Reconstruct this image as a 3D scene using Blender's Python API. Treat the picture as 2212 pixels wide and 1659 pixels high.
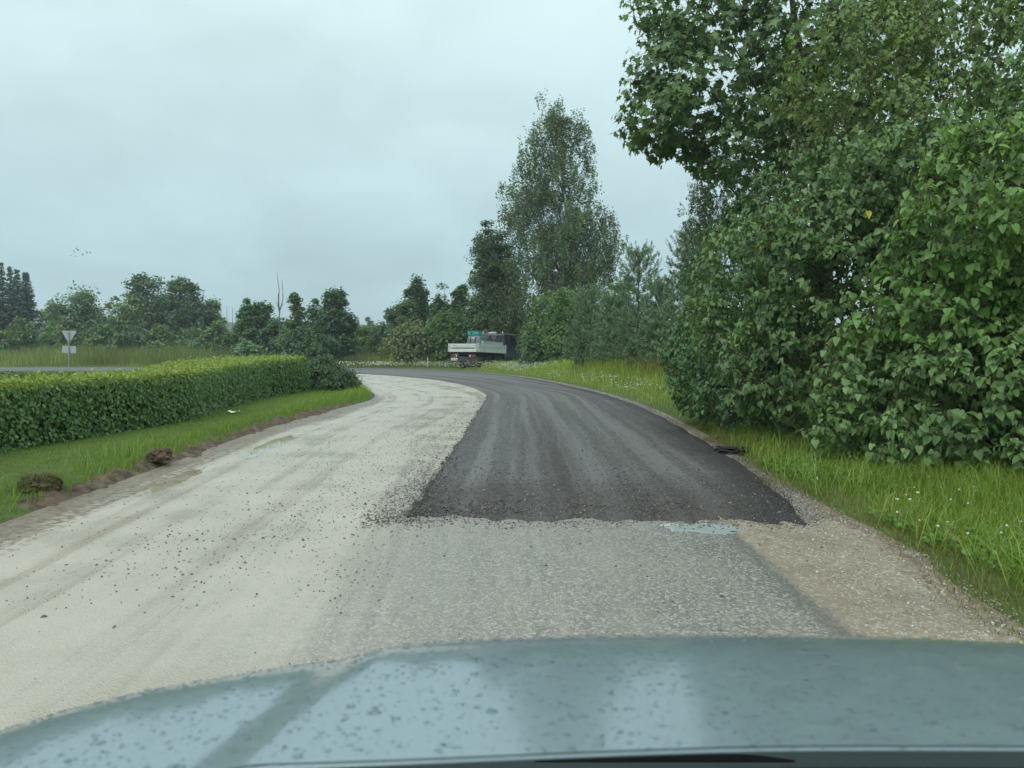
import bpy, bmesh, math, numpy as np
from mathutils import Vector, Matrix, Euler
PI = math.pi
for o in list(bpy.data.objects):
    bpy.data.objects.remove(o)
scene = bpy.context.scene
C = scene.collection

# ------------------------------------------------------------------ camera
F, CX, CY, HOR, CAMH = 1609.0, 1106.0, 829.5, 750.0, 1.5     # photo measured at 2212 x 1659
PITCH = math.atan((CY - HOR) / F)
cam_data = bpy.data.cameras.new('camera')
cam_data.sensor_width = 36.0
cam_data.lens = 36.0 * F / 2212.0
cam_data.clip_start = 0.05
cam_data.clip_end = 6000
cam_data.dof.use_dof = True
cam_data.dof.focus_distance = 14.0
cam_data.dof.aperture_fstop = 5.0
camera = bpy.data.objects.new('camera', cam_data)
camera.location = (0, 0, CAMH)
camera.rotation_euler = (PI / 2 - PITCH, 0, 0)
C.objects.link(camera)
scene.camera = camera

# ------------------------------------------------------------------ world, sun, exposure
SUN_EL, SUN_AZ = math.radians(48), math.radians(215)
world = bpy.data.worlds.new('World')
scene.world = world
world.use_nodes = True
wn, wl = world.node_tree.nodes, world.node_tree.links
wn.clear()
w_out = wn.new('ShaderNodeOutputWorld')
w_bg = wn.new('ShaderNodeBackground')
w_bg.inputs['Strength'].default_value = 0.1
sky = wn.new('ShaderNodeTexSky')
sky.sky_type = 'NISHITA'
sky.sun_disc = False
sky.sun_elevation = SUN_EL
sky.sun_rotation = SUN_AZ
sky.dust_density = 3.0
tc = wn.new('ShaderNodeTexCoord')
sep = wn.new('ShaderNodeSeparateXYZ')
wl.new(tc.outputs['Generated'], sep.inputs[0])
# flat cloud deck: direction divided by its height
mz = wn.new('ShaderNodeMath'); mz.operation = 'MAXIMUM'; mz.inputs[1].default_value = 0.0
wl.new(sep.outputs['Z'], mz.inputs[0])
mzo = wn.new('ShaderNodeMath'); mzo.operation = 'ADD'; mzo.inputs[1].default_value = 0.45
wl.new(mz.outputs[0], mzo.inputs[0])
dv = wn.new('ShaderNodeVectorMath'); dv.operation = 'DIVIDE'
comb = wn.new('ShaderNodeCombineXYZ')
for i in range(3):
    wl.new(mzo.outputs[0], comb.inputs[i])
wl.new(tc.outputs['Generated'], dv.inputs[0])
wl.new(comb.outputs[0], dv.inputs[1])
cn = wn.new('ShaderNodeTexNoise')
cn.inputs['Scale'].default_value = 2.6
cn.inputs['Detail'].default_value = 5.0
cn.inputs['Roughness'].default_value = 0.5
cn.inputs['Distortion'].default_value = 0.35
wl.new(dv.outputs[0], cn.inputs['Vector'])
# overcast deck: brighter overhead than at the horizon
grad = wn.new('ShaderNodeValToRGB')
ge = grad.color_ramp.elements
ge[0].position = 0.0; ge[0].color = (0.465, 0.655, 0.71, 1)
ge[1].position = 1.0; ge[1].color = (1.25, 1.46, 1.48, 1)
e = ge.new(0.12); e.color = (0.50, 0.70, 0.745, 1)
e = ge.new(0.42); e.color = (0.72, 0.92, 0.945, 1)
wl.new(mz.outputs[0], grad.inputs[0])
crm = wn.new('ShaderNodeMapRange')
crm.inputs['From Min'].default_value = 0.3; crm.inputs['From Max'].default_value = 0.7
crm.inputs['To Min'].default_value = 9.2; crm.inputs['To Max'].default_value = 11.4
wl.new(cn.outputs['Fac'], crm.inputs['Value'])
cm = wn.new('ShaderNodeVectorMath'); cm.operation = 'SCALE'
wl.new(grad.outputs[0], cm.inputs[0]); wl.new(crm.outputs[0], cm.inputs['Scale'])
mixw = wn.new('ShaderNodeMix'); mixw.data_type = 'RGBA'
mixw.inputs['Factor'].default_value = 0.94
wl.new(sky.outputs[0], mixw.inputs['A']); wl.new(cm.outputs[0], mixw.inputs['B'])
wl.new(mixw.outputs['Result'], w_bg.inputs['Color'])
wl.new(w_bg.outputs[0], w_out.inputs[0])

sun_data = bpy.data.lights.new('sun', 'SUN')
sun_data.energy = 1.5
sun_data.angle = math.radians(40)
sun_data.color = (1.0, 0.97, 0.92)
sun = bpy.data.objects.new('sun', sun_data)
sun.rotation_euler = (PI / 2 - SUN_EL, 0, PI - SUN_AZ)
sun.location = (0, -20, 40)
C.objects.link(sun)
vs = scene.view_settings
vs.view_transform = 'Standard'
vs.look = 'None'
vs.exposure = 0.0
vs.gamma = 1.0
vs.use_curve_mapping = False
cy = scene.cycles
cy.max_bounces = 8
cy.diffuse_bounces = 4
cy.glossy_bounces = 3
cy.transmission_bounces = 4
cy.transparent_max_bounces = 6
cy.volume_bounces = 0
cy.caustics_reflective = False
cy.caustics_refractive = False
cy.use_denoising = True
try:
    cy.denoiser = 'OPENIMAGEDENOISE'
    cy.denoising_input_passes = 'RGB_ALBEDO_NORMAL'
    cy.denoising_prefilter = 'ACCURATE'
except Exception:
    pass

# ------------------------------------------------------------------ measuring helpers
def ray(x, y):
    u, v = (x - CX) / F, (CY - y) / F
    cp, sp = math.cos(PITCH), math.sin(PITCH)
    return np.array([u, cp + sp * v, -sp + cp * v])
def G(x, y, z=0.0):
    d = ray(x, y); t = (z - CAMH) / d[2]
    return np.array([d[0] * t, d[1] * t, z])
def P(x, y, Y):
    d = ray(x, y); t = Y / d[1]
    return np.array([d[0] * t, Y, CAMH + d[2] * t])

def smooth(a, b, x):
    t = np.clip((x - a) / (b - a), 0, 1)
    return t * t * (3 - 2 * t)
def vnoise(x, y, seed=0):
    x = np.asarray(x, float); y = np.asarray(y, float)
    xi = np.floor(x).astype(np.int64); yi = np.floor(y).astype(np.int64)
    fx = x - xi; fy = y - yi
    fx = fx * fx * (3 - 2 * fx); fy = fy * fy * (3 - 2 * fy)
    def h(a, b):
        n = (a * 374761393 + b * 668265263 + seed * 974711) & 0x7fffffff
        n = ((n ^ (n >> 13)) * 1274126177) & 0x7fffffff
        return ((n ^ (n >> 16)) & 0xffff) / 65535.0
    return (h(xi, yi) * (1 - fx) + h(xi + 1, yi) * fx) * (1 - fy) + (h(xi, yi + 1) * (1 - fx) + h(xi + 1, yi + 1) * fx) * fy
def fnoise(x, y, seed=0, oct=3):
    r = 0; a = 0.5
    for k in range(oct):
        r = r + a * (vnoise(np.asarray(x) * 2 ** k, np.asarray(y) * 2 ** k, seed + 17 * k) - 0.5); a *= 0.5
    return r
def unit(v):
    return v / (np.linalg.norm(v, axis=-1, keepdims=True) + 1e-9)

# ------------------------------------------------------------------ object helpers
def tag(o, label=None, cat=None, group=None, kind=None):
    if label: o['label'] = label
    if cat: o['category'] = cat
    if group: o['group'] = group
    if kind: o['kind'] = kind
    return o
def empty(name, loc=(0, 0, 0), rot=(0, 0, 0)):
    o = bpy.data.objects.new(name, None)
    o.location = loc; o.rotation_euler = rot
    o.empty_display_size = 0.2
    C.objects.link(o)
    return o
def link(name, me, parent=None, mat=None, smooth_shade=False):
    o = bpy.data.objects.new(name, me)
    if mat is not None and len(me.materials) == 0:
        me.materials.append(mat)
    if parent is not None:
        o.parent = parent
    if smooth_shade and len(me.polygons):
        me.polygons.foreach_set('use_smooth', np.ones(len(me.polygons), dtype=bool))
    C.objects.link(o)
    return o
def mesh_np(name, V, faces, cols=None, attrs=None):
    """V (n,3); faces: int array (m,k)"""
    me = bpy.data.meshes.new(name)
    V = np.ascontiguousarray(V, dtype=np.float32); faces = np.ascontiguousarray(faces, dtype=np.int32)
    m, k = faces.shape
    me.vertices.add(len(V)); me.vertices.foreach_set('co', V.ravel())
    me.loops.add(m * k); me.loops.foreach_set('vertex_index', faces.ravel())
    me.polygons.add(m)
    me.polygons.foreach_set('loop_start', np.arange(0, m * k, k, dtype=np.int32))
    try:
        me.polygons.foreach_set('loop_total', np.full(m, k, dtype=np.int32))
    except Exception:
        pass
    if cols is not None:
        a = me.attributes.new('col', 'FLOAT_COLOR', 'POINT')
        c4 = np.ones((len(V), 4), dtype=np.float32); c4[:, :3] = cols
        a.data.foreach_set('color', c4.ravel())
    for nm, arr in (attrs or {}).items():
        a = me.attributes.new(nm, 'FLOAT_VECTOR', 'POINT')
        a.data.foreach_set('vector', np.ascontiguousarray(arr, dtype=np.float32).ravel())
    me.update(calc_edges=True)
    me.validate(verbose=False)
    return me
def grid_faces(nu, nv):
    i = np.arange(nu * nv).reshape(nu, nv)
    return np.stack([i[:-1, :-1], i[1:, :-1], i[1:, 1:], i[:-1, 1:]], -1).reshape(-1, 4)
def to_quads_mesh(name, bm):
    me = bpy.data.meshes.new(name)
    bm.to_mesh(me); bm.free()
    return me
def box_bm(sx, sy, sz, bevel=0.0, loc=(0, 0, 0), bm=None):
    b2 = bmesh.new()
    bmesh.ops.create_cube(b2, size=1.0)
    for v in b2.verts:
        v.co = Vector((v.co.x * sx, v.co.y * sy, v.co.z * sz))
    if bevel > 0:
        bmesh.ops.bevel(b2, geom=list(b2.edges), offset=bevel, segments=2, profile=0.5, affect='EDGES')
    for v in b2.verts:
        v.co += Vector(loc)
    if bm is None:
        return b2
    tmp = bpy.data.meshes.new('tmp'); b2.to_mesh(tmp); b2.free(); bm.from_mesh(tmp); bpy.data.meshes.remove(tmp)
    return bm
def box(name, parent, size, loc, mat, bevel=0.01, rot=None):
    me = to_quads_mesh(name, box_bm(*size, bevel=bevel))
    o = link(name, me, parent, mat)
    o.location = loc
    if rot: o.rotation_euler = rot
    return o
def lathe(name, prof, n=28, axis='y'):
    """prof: list of (r, a) closed outline around the axis"""
    V = []; m = len(prof)
    for i in range(n):
        t = 2 * PI * i / n
        for r, a in prof:
            V.append((r * math.cos(t), a, r * math.sin(t)) if axis == 'y' else (r * math.cos(t), r * math.sin(t), a))
    Fc = []
    for i in range(n):
        for j in range(m):
            Fc.append((i * m + j, ((i + 1) % n) * m + j, ((i + 1) % n) * m + (j + 1) % m, i * m + (j + 1) % m))
    return mesh_np(name, np.array(V), np.array(Fc))
def tubes(paths, radii, sides=5):
    """paths (N,K,3), radii (N,K) -> V, F(quads)"""
    paths = np.asarray(paths, float); radii = np.asarray(radii, float)
    N, K, _ = paths.shape
    d = np.gradient(paths, axis=1); d = unit(d)
    ref = np.where(np.abs(d[..., 2:3]) > 0.9, np.array([1.0, 0, 0]), np.array([0, 0, 1.0]))
    a = unit(np.cross(d, ref)); b = np.cross(d, a)
    th = np.arange(sides) * 2 * PI / sides
    ring = paths[:, :, None, :] + radii[:, :, None, None] * (np.cos(th)[None, None, :, None] * a[:, :, None, :] + np.sin(th)[None, None, :, None] * b[:, :, None, :])
    V = ring.reshape(-1, 3)
    idx = np.arange(N * K * sides).reshape(N, K, sides)
    nx = np.roll(idx, -1, axis=2)
    Fq = np.stack([idx[:, :-1], nx[:, :-1], nx[:, 1:], idx[:, 1:]], -1).reshape(-1, 4)
    return V, Fq
def leaves(pos, tip, nrm, size, col, tv, tf, width=None):
    """place a leaf template (tv: x across, y along, z up) at each pos"""
    N = len(pos); k = len(tv)
    tip = unit(tip); side = unit(np.cross(tip, nrm)); up = np.cross(side, tip)
    s = size[:, None, None]
    w = s if width is None else (size * width)[:, None, None]
    V = pos[:, None, :] + w * tv[None, :, 0:1] * side[:, None, :] + s * tv[None, :, 1:2] * tip[:, None, :] + s * tv[None, :, 2:3] * up[:, None, :]
    Fc = (np.arange(N)[:, None, None] * k + tf[None]).reshape(-1, tf.shape[1])
    return V.reshape(-1, 3), Fc, np.repeat(col, k, axis=0)
# leaf templates
T_DIAM = (np.array([[0, 0, 0], [-.36, .45, .08], [0, 1, 0], [.36, .45, .08]]), np.array([[0, 2, 1], [0, 3, 2]]))
T_HEART = (np.array([[0, .06, 0], [-.22, -.04, .05], [-.42, .12, .10], [-.42, .38, .09], [-.22, .72, .03], [0, 1.05, -.10],
                     [.22, .72, .03], [.42, .38, .09], [.42, .12, .10], [.22, -.04, .05], [0, .5, -.03]]),
           np.array([[10, 0, 1], [10, 1, 2], [10, 2, 3], [10, 3, 4], [10, 4, 5], [10, 5, 6], [10, 6, 7], [10, 7, 8], [10, 8, 9], [10, 9, 0]])[:, ::-1])
def _maple():
    o = [(0, 0), (-.12, .10), (-.42, -.02), (-.36, .18), (-.62, .40), (-.40, .46), (-.42, .66), (-.20, .58), (-.10, .78), (0, 1.05)]
    pts = o + [(-x, y) for x, y in o[-2:0:-1]]
    V = [(x, y, .10 * abs(x) - .12 * max(0, y - .5)) for x, y in pts] + [(0, .38, 0)]
    c = len(V) - 1; n = c
    return np.array(V), np.array([[c, i, (i + 1) % n] for i in range(n)])[:, ::-1]
T_MAPLE = _maple()
T_HEART_LITE = (np.array([[0, .02, 0], [-.40, .10, .09], [-.36, .48, .07], [0, 1.05, -.10], [.36, .48, .07], [.40, .10, .09]]),
                np.array([[0, 1, 2], [0, 2, 3], [0, 3, 4], [0, 4, 5]])[:, ::-1])
T_HEART_MID = (np.array([[0, .05, 0], [-.22, -.06, .05], [-.43, .16, .10], [-.30, .60, .05], [0, 1.08, -.14], [.30, .60, .05], [.43, .16, .10], [.22, -.06, .05]]),
               np.array([[0, 1, 2], [0, 2, 3], [0, 3, 4], [0, 4, 5], [0, 5, 6], [0, 6, 7]])[:, ::-1])
def _maple_lite():
    pts = [(0, 0), (-.45, .0), (-.30, .22), (-.62, .42), (-.36, .52), (-.16, .62), (0, 1.05), (.16, .62), (.36, .52), (.62, .42), (.30, .22), (.45, .0)]
    return np.array([(x, y, .10 * abs(x) - .12 * max(0, y - .5)) for x, y in pts]), np.array([[0, i, i + 1] for i in range(1, 11)])
T_MAPLE_LITE = _maple_lite()
T_OVAL = (np.array([[0, 0, 0], [-.26, .3, .06], [-.22, .68, .04], [0, 1, -.05], [.22, .68, .04], [.26, .3, .06]]),
          np.array([[0, 3, 2], [0, 2, 1], [0, 5, 4], [0, 4, 3]]))

# ------------------------------------------------------------------ materials
def new_mat(name):
    m = bpy.data.materials.new(name); m.use_nodes = True
    nt = m.node_tree; nt.nodes.clear()
    out = nt.nodes.new('ShaderNodeOutputMaterial')
    return m, nt, out
class N:
    """small node-building helper"""
    def __init__(s, nt): s.nt = nt
    def n(s, t, **kw):
        x = s.nt.nodes.new(t)
        for k, v in kw.items(): setattr(x, k, v)
        return x
    def l(s, a, b): s.nt.links.new(a, b)
    def noise(s, vec=None, scale=5, detail=3, rough=.55, dist=0):
        x = s.n('ShaderNodeTexNoise'); x.inputs['Scale'].default_value = scale; x.inputs['Detail'].default_value = detail
        x.inputs['Roughness'].default_value = rough; x.inputs['Distortion'].default_value = dist
        if vec is not None: s.l(vec, x.inputs['Vector'])
        return x.outputs['Fac']
    def vor(s, vec=None, scale=5, out='Distance', rnd=1.0):
        x = s.n('ShaderNodeTexVoronoi'); x.inputs['Scale'].default_value = scale; x.inputs['Randomness'].default_value = rnd
        if vec is not None: s.l(vec, x.inputs['Vector'])
        return x.outputs[out]
    def rng(s, v, a, b, c=0.0, d=1.0, smoothstep=False):
        x = s.n('ShaderNodeMapRange')
        if smoothstep: x.interpolation_type = 'SMOOTHSTEP'
        x.inputs['From Min'].default_value = a; x.inputs['From Max'].default_value = b
        x.inputs['To Min'].default_value = c; x.inputs['To Max'].default_value = d
        s.l(v, x.inputs['Value']); return x.outputs[0]
    def m(s, op, a, b=None, clamp=False):
        x = s.n('ShaderNodeMath', operation=op, use_clamp=clamp)
        for i, v in enumerate((a, b)):
            if v is None: continue
            if isinstance(v, (int, float)): x.inputs[i].default_value = v
            else: s.l(v, x.inputs[i])
        return x.outputs[0]
    def mix(s, f, a, b, blend='MIX'):
        x = s.n('ShaderNodeMix', data_type='RGBA', blend_type=blend)
        for nm, v in (('Factor', f), ('A', a), ('B', b)):
            if isinstance(v, (int, float)): x.inputs[nm].default_value = v
            elif isinstance(v, tuple): x.inputs[nm].default_value = (*v, 1) if len(v) == 3 else v
            else: s.l(v, x.inputs[nm])
        return x.outputs['Result']
    def attr(s, name, out='Color'):
        x = s.n('ShaderNodeAttribute'); x.attribute_name = name; return x.outputs[out]
    def obj(s):
        return s.n('ShaderNodeTexCoord').outputs['Object']
    def geo(s):
        return s.n('ShaderNodeNewGeometry').outputs['Position']
    def mul(s, vec, v3):
        x = s.n('ShaderNodeVectorMath', operation='MULTIPLY'); s.l(vec, x.inputs[0]); x.inputs[1].default_value = v3; return x.outputs[0]
    def bump(s, h, strength=.5, dist=.02):
        x = s.n('ShaderNodeBump'); x.inputs['Strength'].default_value = strength; x.inputs['Distance'].default_value = dist
        s.l(h, x.inputs['Height']); return x.outputs[0]
    def bsdf(s, color=None, rough=.5, metal=0, spec=.5, normal=None, coat=0, **kw):
        x = s.n('ShaderNodeBsdfPrincipled')
        for nm, v in (('Base Color', color), ('Roughness', rough), ('Metallic', metal), ('Specular IOR Level', spec), ('Coat Weight', coat)):
            if v is None: continue
            if isinstance(v, (int, float)): x.inputs[nm].default_value = v
            elif isinstance(v, tuple): x.inputs[nm].default_value = (*v, 1)
            else: s.l(v, x.inputs[nm])
        if normal is not None: s.l(normal, x.inputs['Normal'])
        for k, v in kw.items():
            x.inputs[k].default_value = v
        return x
def plain(name, color, rough=.5, metal=0, spec=.5, var=.12, scale=8, bump=0, coat=0, dirt=None):
    m, nt, out = new_mat(name); n = N(nt)
    o = n.obj()
    f = n.noise(o, scale, 4)
    dk = tuple(c * (1 - var * 1.6) for c in color); lt = tuple(min(1, c * (1 + var)) for c in color)
    col = n.mix(n.rng(f, .3, .7), dk, lt)
    if dirt:
        col = n.mix(n.rng(n.noise(o, 2.3, 5, .65), .5, .75, 0, .7), col, dirt)
    nr = n.bump(n.noise(o, scale * 6, 3), bump, .01) if bump else None
    b = n.bsdf(col, n.rng(n.noise(o, scale * .7, 2), .3, .7, max(0.02, rough - .08), rough + .08), metal, spec, nr, coat)
    n.l(b.outputs[0], out.inputs[0])
    return m
def leaf_mat(name, trans=.36, rough=.40, spec=.5, tint=(1.3, 1.25, .65), rand=None, gain=(1.85, 1.85, 1.9)):
    m, nt, out = new_mat(name); n = N(nt)
    if rand is None:
        col = n.attr('col')
    else:
        oi = n.n('ShaderNodeObjectInfo').outputs['Random']
        col = n.mix(oi, rand[0], rand[1])
    nz = n.noise(n.geo(), 28, 2)
    col = n.mix(1.0, col, n.mix(nz, tuple(g * .82 for g in gain), tuple(g * 1.18 for g in gain)), 'MULTIPLY')
    b = n.bsdf(col, rough, 0, spec)
    t = n.n('ShaderNodeBsdfTranslucent')
    n.l(n.mix(1.0, col, tint, 'MULTIPLY'), t.inputs['Color'])
    mx = n.n('ShaderNodeMixShader'); mx.inputs[0].default_value = trans
    n.l(b.outputs[0], mx.inputs[1]); n.l(t.outputs[0], mx.inputs[2]); n.l(mx.outputs[0], out.inputs[0])
    return m
M = {}
M['leaf'] = leaf_mat('foliage')
M['leaf_wet'] = leaf_mat('wet_foliage', .34, .46, .4)
M['needle'] = leaf_mat('needles', .18, .5, .4, (1.1, 1.1, .8))
M['grass'] = leaf_mat('grass_blade', .4, .5, .35, (1.25, 1.2, .65), gain=(1.75, 1.7, 1.4))
M['flower'] = plain('white_petal', (.75, .76, .70), .7, 0, .3, .06)
M['bark'] = plain('bark', (.085, .07, .055), .85, 0, .3, .3, 14, .5)
M['birch_bark'] = plain('birch_bark', (.40, .38, .34), .7, 0, .3, .35, 3, .3)
M['dead_wood'] = plain('dead_wood', (.16, .14, .125), .8, 0, .3, .2, 10, .3)
M['soil'] = plain('dug_soil', (.125, .092, .066), .9, 0, .2, .35, 9, .9)

def mat_ground():
    m, nt, out = new_mat('meadow_ground'); n = N(nt)
    g = n.geo()
    a = n.noise(g, .35, 4); b = n.noise(g, 4, 4); c = n.noise(g, 40, 2)
    col = n.mix(n.rng(a, .35, .65), (.085, .125, .034), (.12, .16, .042))
    col = n.mix(n.rng(b, .35, .7, 0, .7), col, (.05, .075, .022))
    col = n.mix(n.rng(c, .55, .8, 0, .5), col, (.11, .12, .05))
    bs = n.bsdf(col, .85, 0, .2, n.bump(c, .8, .04)); n.l(bs.outputs[0], out.inputs[0])
    return m
M['ground'] = mat_ground()

def mat_road():
    m, nt, out = new_mat('worn_wet_road'); n = N(nt)
    g = n.geo()
    mk = n.attr('mask', 'Vector'); sp = n.n('ShaderNodeSeparateXYZ'); n.l(mk, sp.inputs[0])
    st = n.attr('st', 'Vector')
    old, sand, mud = sp.outputs[0], sp.outputs[1], sp.outputs[2]
    fine = n.noise(g, 95, 2, .6); med = n.noise(g, 14, 4, .6); big = n.noise(g, 1.1, 4, .55)
    trk = n.noise(n.mul(st, (2.6, .10, 1)), 1.0, 4, .6, .3)
    trk2 = n.noise(n.mul(st, (9.0, .22, 1)), 1.0, 3, .6)
    # limestone slurry
    pale = n.mix(n.rng(big, .3, .7), (.44, .408, .340), (.37, .335, .268))
    brown = n.m('MULTIPLY', n.rng(trk, .49, .62, 0, 1, True), n.rng(trk2, .35, .62, .25, 1))
    pale = n.mix(n.m('MULTIPLY', brown, .75), pale, (.29, .235, .175))
    pale = n.mix(n.rng(med, .55, .75, 0, .35), pale, (.30, .26, .20))
    pale = n.mix(n.rng(fine, .62, .78, 0, .5), pale, (.17, .135, .105))
    # old asphalt, stone flecks in grey binder
    vd = n.vor(g, 68, 'Color'); vs_ = n.n('ShaderNodeSeparateColor'); n.l(vd, vs_.inputs[0])
    fl = n.rng(vs_.outputs[0], .5, 1.0, 0, 1)
    oldc = n.mix(fl, (.10, .098, .092), (.40, .39, .355))
    oldc = n.mix(n.rng(big, .35, .7, 0, .35), oldc, (.32, .30, .255))
    # sandy shoulder
    sandc = n.mix(n.rng(med, .3, .7), (.30, .258, .19), (.19, .155, .11))
    sandc = n.mix(n.rng(vs_.outputs[1], .75, .95, 0, .6), sandc, (.55, .50, .42))
    sandc = n.mix(n.rng(fine, .5, .8, 0, .7), sandc, (.12, .09, .06))
    sandc = n.mix(n.rng(big, .5, .68, 0, .6), sandc, (.15, .118, .082))
    oldc = n.mix(n.rng(trk, .42, .62, 0, .3, True), oldc, (.33, .305, .26))
    mudc = n.mix(n.rng(med, .35, .65), (.24, .19, .13), (.12, .09, .062))
    def edge(v, amt, k=.12):
        x = n.m('ADD', v, n.m('MULTIPLY', n.m('SUBTRACT', med, .5), amt))
        x = n.m('ADD', x, n.m('MULTIPLY', n.m('SUBTRACT', trk2, .5), amt * .7))
        return n.rng(x, .5 - k, .5 + k, 0, 1, True)
    fo = n.rng(n.m('ADD', old, n.m('ADD', n.m('MULTIPLY', n.m('SUBTRACT', trk, .5), .6), n.m('ADD', n.m('MULTIPLY', n.m('SUBTRACT', trk2, .5), .6), n.m('MULTIPLY', n.m('SUBTRACT', med, .5), .4)))), .1, 1.0, 0, .92, True)
    col = n.mix(fo, pale, oldc)
    fs = edge(sand, .45, .10)
    col = n.mix(n.m('MULTIPLY', n.rng(n.m('ADD', sand, n.m('MULTIPLY', n.m('SUBTRACT', med, .5), .2)), .12, .36, 0, 1, True), .55), col, (.105, .10, .085))
    col = n.mix(fs, col, sandc)
    fm = edge(mud, .9, .2)
    col = n.mix(fm, col, mudc)
    # water film: smooth patches
    wet = n.rng(n.m('ADD', n.m('MULTIPLY', big, .6), n.m('MULTIPLY', trk, .5)), .42, .68, 0, 1, True)
    r_p = n.rng(wet, 0, 1, .55, .16)
    r_o = n.rng(med, .3, .7, .22, .40)
    rough = n.m('ADD', n.m('MULTIPLY', r_p, n.m('SUBTRACT', 1.0, fo)), n.m('MULTIPLY', r_o, fo))
    rough = n.m('ADD', n.m('MULTIPLY', rough, n.m('SUBTRACT', 1.0, fs)), n.m('MULTIPLY', .75, fs))
    h = n.m('ADD', n.m('MULTIPLY', fine, .5), n.m('ADD', n.m('MULTIPLY', trk2, .55), n.m('MULTIPLY', n.vor(g, 75), .6)))
    bs = n.bsdf(col, rough, 0, .5, n.bump(h, .55, .012)); n.l(bs.outputs[0], out.inputs[0])
    return m
M['road'] = mat_road()

def mat_asphalt():
    m, nt, out = new_mat('fresh_asphalt'); n = N(nt)
    g = n.geo(); st = n.attr('st', 'Vector'); mk = n.attr('mask', 'Vector')
    sp = n.n('ShaderNodeSeparateXYZ'); n.l(mk, sp.inputs[0])
    vc = n.n('ShaderNodeSeparateColor'); n.l(n.vor(g, 62, 'Color'), vc.inputs[0])
    fine = n.noise(g, 120, 2, .6); med = n.noise(g, 9, 4, .6)
    lane = n.noise(n.mul(st, (3.0, .045, 1)), 1.0, 5, .6, .2)
    v2 = n.n('ShaderNodeSeparateColor'); n.l(n.vor(g, 30, 'Color'), v2.inputs[0])
    col = n.mix(n.rng(vc.outputs[0], .2, .95), (.034, .033, .034), (.175, .165, .157))
    col = n.mix(n.rng(v2.outputs[0], .55, .95, 0, .75), col, (.012, .011, .012))
    col = n.mix(n.rng(v2.outputs[1], .80, .97, 0, .7), col, (.17, .16, .15))
    col = n.mix(n.rng(vc.outputs[1], .86, .97, 0, .8), col, (.20, .185, .17))
    col = n.mix(n.m('MULTIPLY', n.rng(lane, .44, .60, 0, 1, True), .6), col, (.20, .193, .188))
    col = n.mix(n.rng(med, .6, .8, 0, .4), col, (.035, .030, .030))
    col = n.mix(n.m('MULTIPLY', sp.outputs[0], .72), col, (.042, .031, .028))
    col = n.mix(n.m('MULTIPLY', sp.outputs[2], .8), col, (.022, .021, .022))
    film = sp.outputs[1]
    rough = n.m('SUBTRACT', n.rng(lane, .35, .65, .74, .50), n.m('MULTIPLY', film, .25), True)
    h = n.m('ADD', n.m('MULTIPLY', n.vor(g, 62), .9), n.m('ADD', n.m('MULTIPLY', n.vor(g, 30), .9), n.m('MULTIPLY', fine, .4)))
    bs = n.bsdf(col, rough, 0, .38, n.bump(h, 1.0, .014)); n.l(bs.outputs[0], out.inputs[0])
    return m
M['asphalt'] = mat_asphalt()

def mat_col(name, rough=.6, spec=.4, bump=.3):
    m, nt, out = new_mat(name); n = N(nt)
    c = n.mix(1.0, n.attr('col'), n.mix(n.noise(n.geo(), 90, 2), (.7, .7, .7), (1.3, 1.3, 1.3)), 'MULTIPLY')
    bs = n.bsdf(c, rough, 0, spec); n.l(bs.outputs[0], out.inputs[0])
    return m
M['stone'] = mat_col('wet_stone', .5, .45)
M['petal'] = mat_col('petals', .7, .3)
def mat_water():
    m, nt, out = new_mat('muddy_water'); n = N(nt)
    col = n.mix(n.rng(n.noise(n.geo(), 3, 3), .35, .65), (.27, .235, .18), (.38, .35, .29))
    bs = n.bsdf(col, .02, 0, .5, n.bump(n.noise(n.geo(), 12, 2), .015, .01)); bs.inputs['IOR'].default_value = 1.33
    n.l(bs.outputs[0], out.inputs[0]); return m
M['water'] = mat_water()
def mat_sky_tint():  # edge puddle: base colour lightened to stand in for mirrored sky
    m, nt, out = new_mat('sky_tint_water'); n = N(nt)
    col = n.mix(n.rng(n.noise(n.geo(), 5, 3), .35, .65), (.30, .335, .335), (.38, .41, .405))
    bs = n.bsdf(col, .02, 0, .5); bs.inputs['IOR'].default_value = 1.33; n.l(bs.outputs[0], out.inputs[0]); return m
M['sky_tint'] = mat_sky_tint()

# ------------------------------------------------------------------ road outlines (metres, camera above the origin)
RIBS = [((-4.1, -8), (2.7, -8)), ((-4.15, 3), (2.72, 3.2)), ((-4.26, 6.2), (2.98, 5.5)), ((-4.3, 8.5), (2.96, 7.5)),
        ((-4.4, 10.5), (3.06, 9.5)), ((-4.45, 13.5), (3.32, 12.3)), ((-4.2, 17.5), (3.47, 17.9)), ((-3.95, 20.6), (3.22, 23)),
        ((-4.3, 23.2), (2.68, 27.8)), ((-5.2, 26), (1.8, 33)), ((-6.2, 28.8), (.6, 38.2)), ((-7.5, 33), (-2.8, 46.6)),
        ((-9.5, 38.0), (-8, 51.8)), ((-14, 42.5), (-14, 53.6)), ((-30, 45.5), (-30, 56)), ((-90, 48), (-90, 58))]
def catmull(pts, per):
    pts = np.asarray(pts, float); out = []
    n = len(pts)
    for i in range(n - 1):
        p0 = pts[max(i - 1, 0)]; p1 = pts[i]; p2 = pts[i + 1]; p3 = pts[min(i + 2, n - 1)]
        k = per[i]
        t = np.linspace(0, 1, k, endpoint=False)[:, None]
        m1 = (p2 - p0) * .5; m2 = (p3 - p1) * .5
        out.append((2 * t ** 3 - 3 * t ** 2 + 1) * p1 + (t ** 3 - 2 * t ** 2 + t) * m1 + (-2 * t ** 3 + 3 * t ** 2) * p2 + (t ** 3 - t ** 2) * m2)
    out.append(pts[-1:])
    return np.concatenate(out)
PER = [14, 50, 40, 36, 34, 30, 24, 20, 16, 16, 16, 16, 12, 14, 16]
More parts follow.
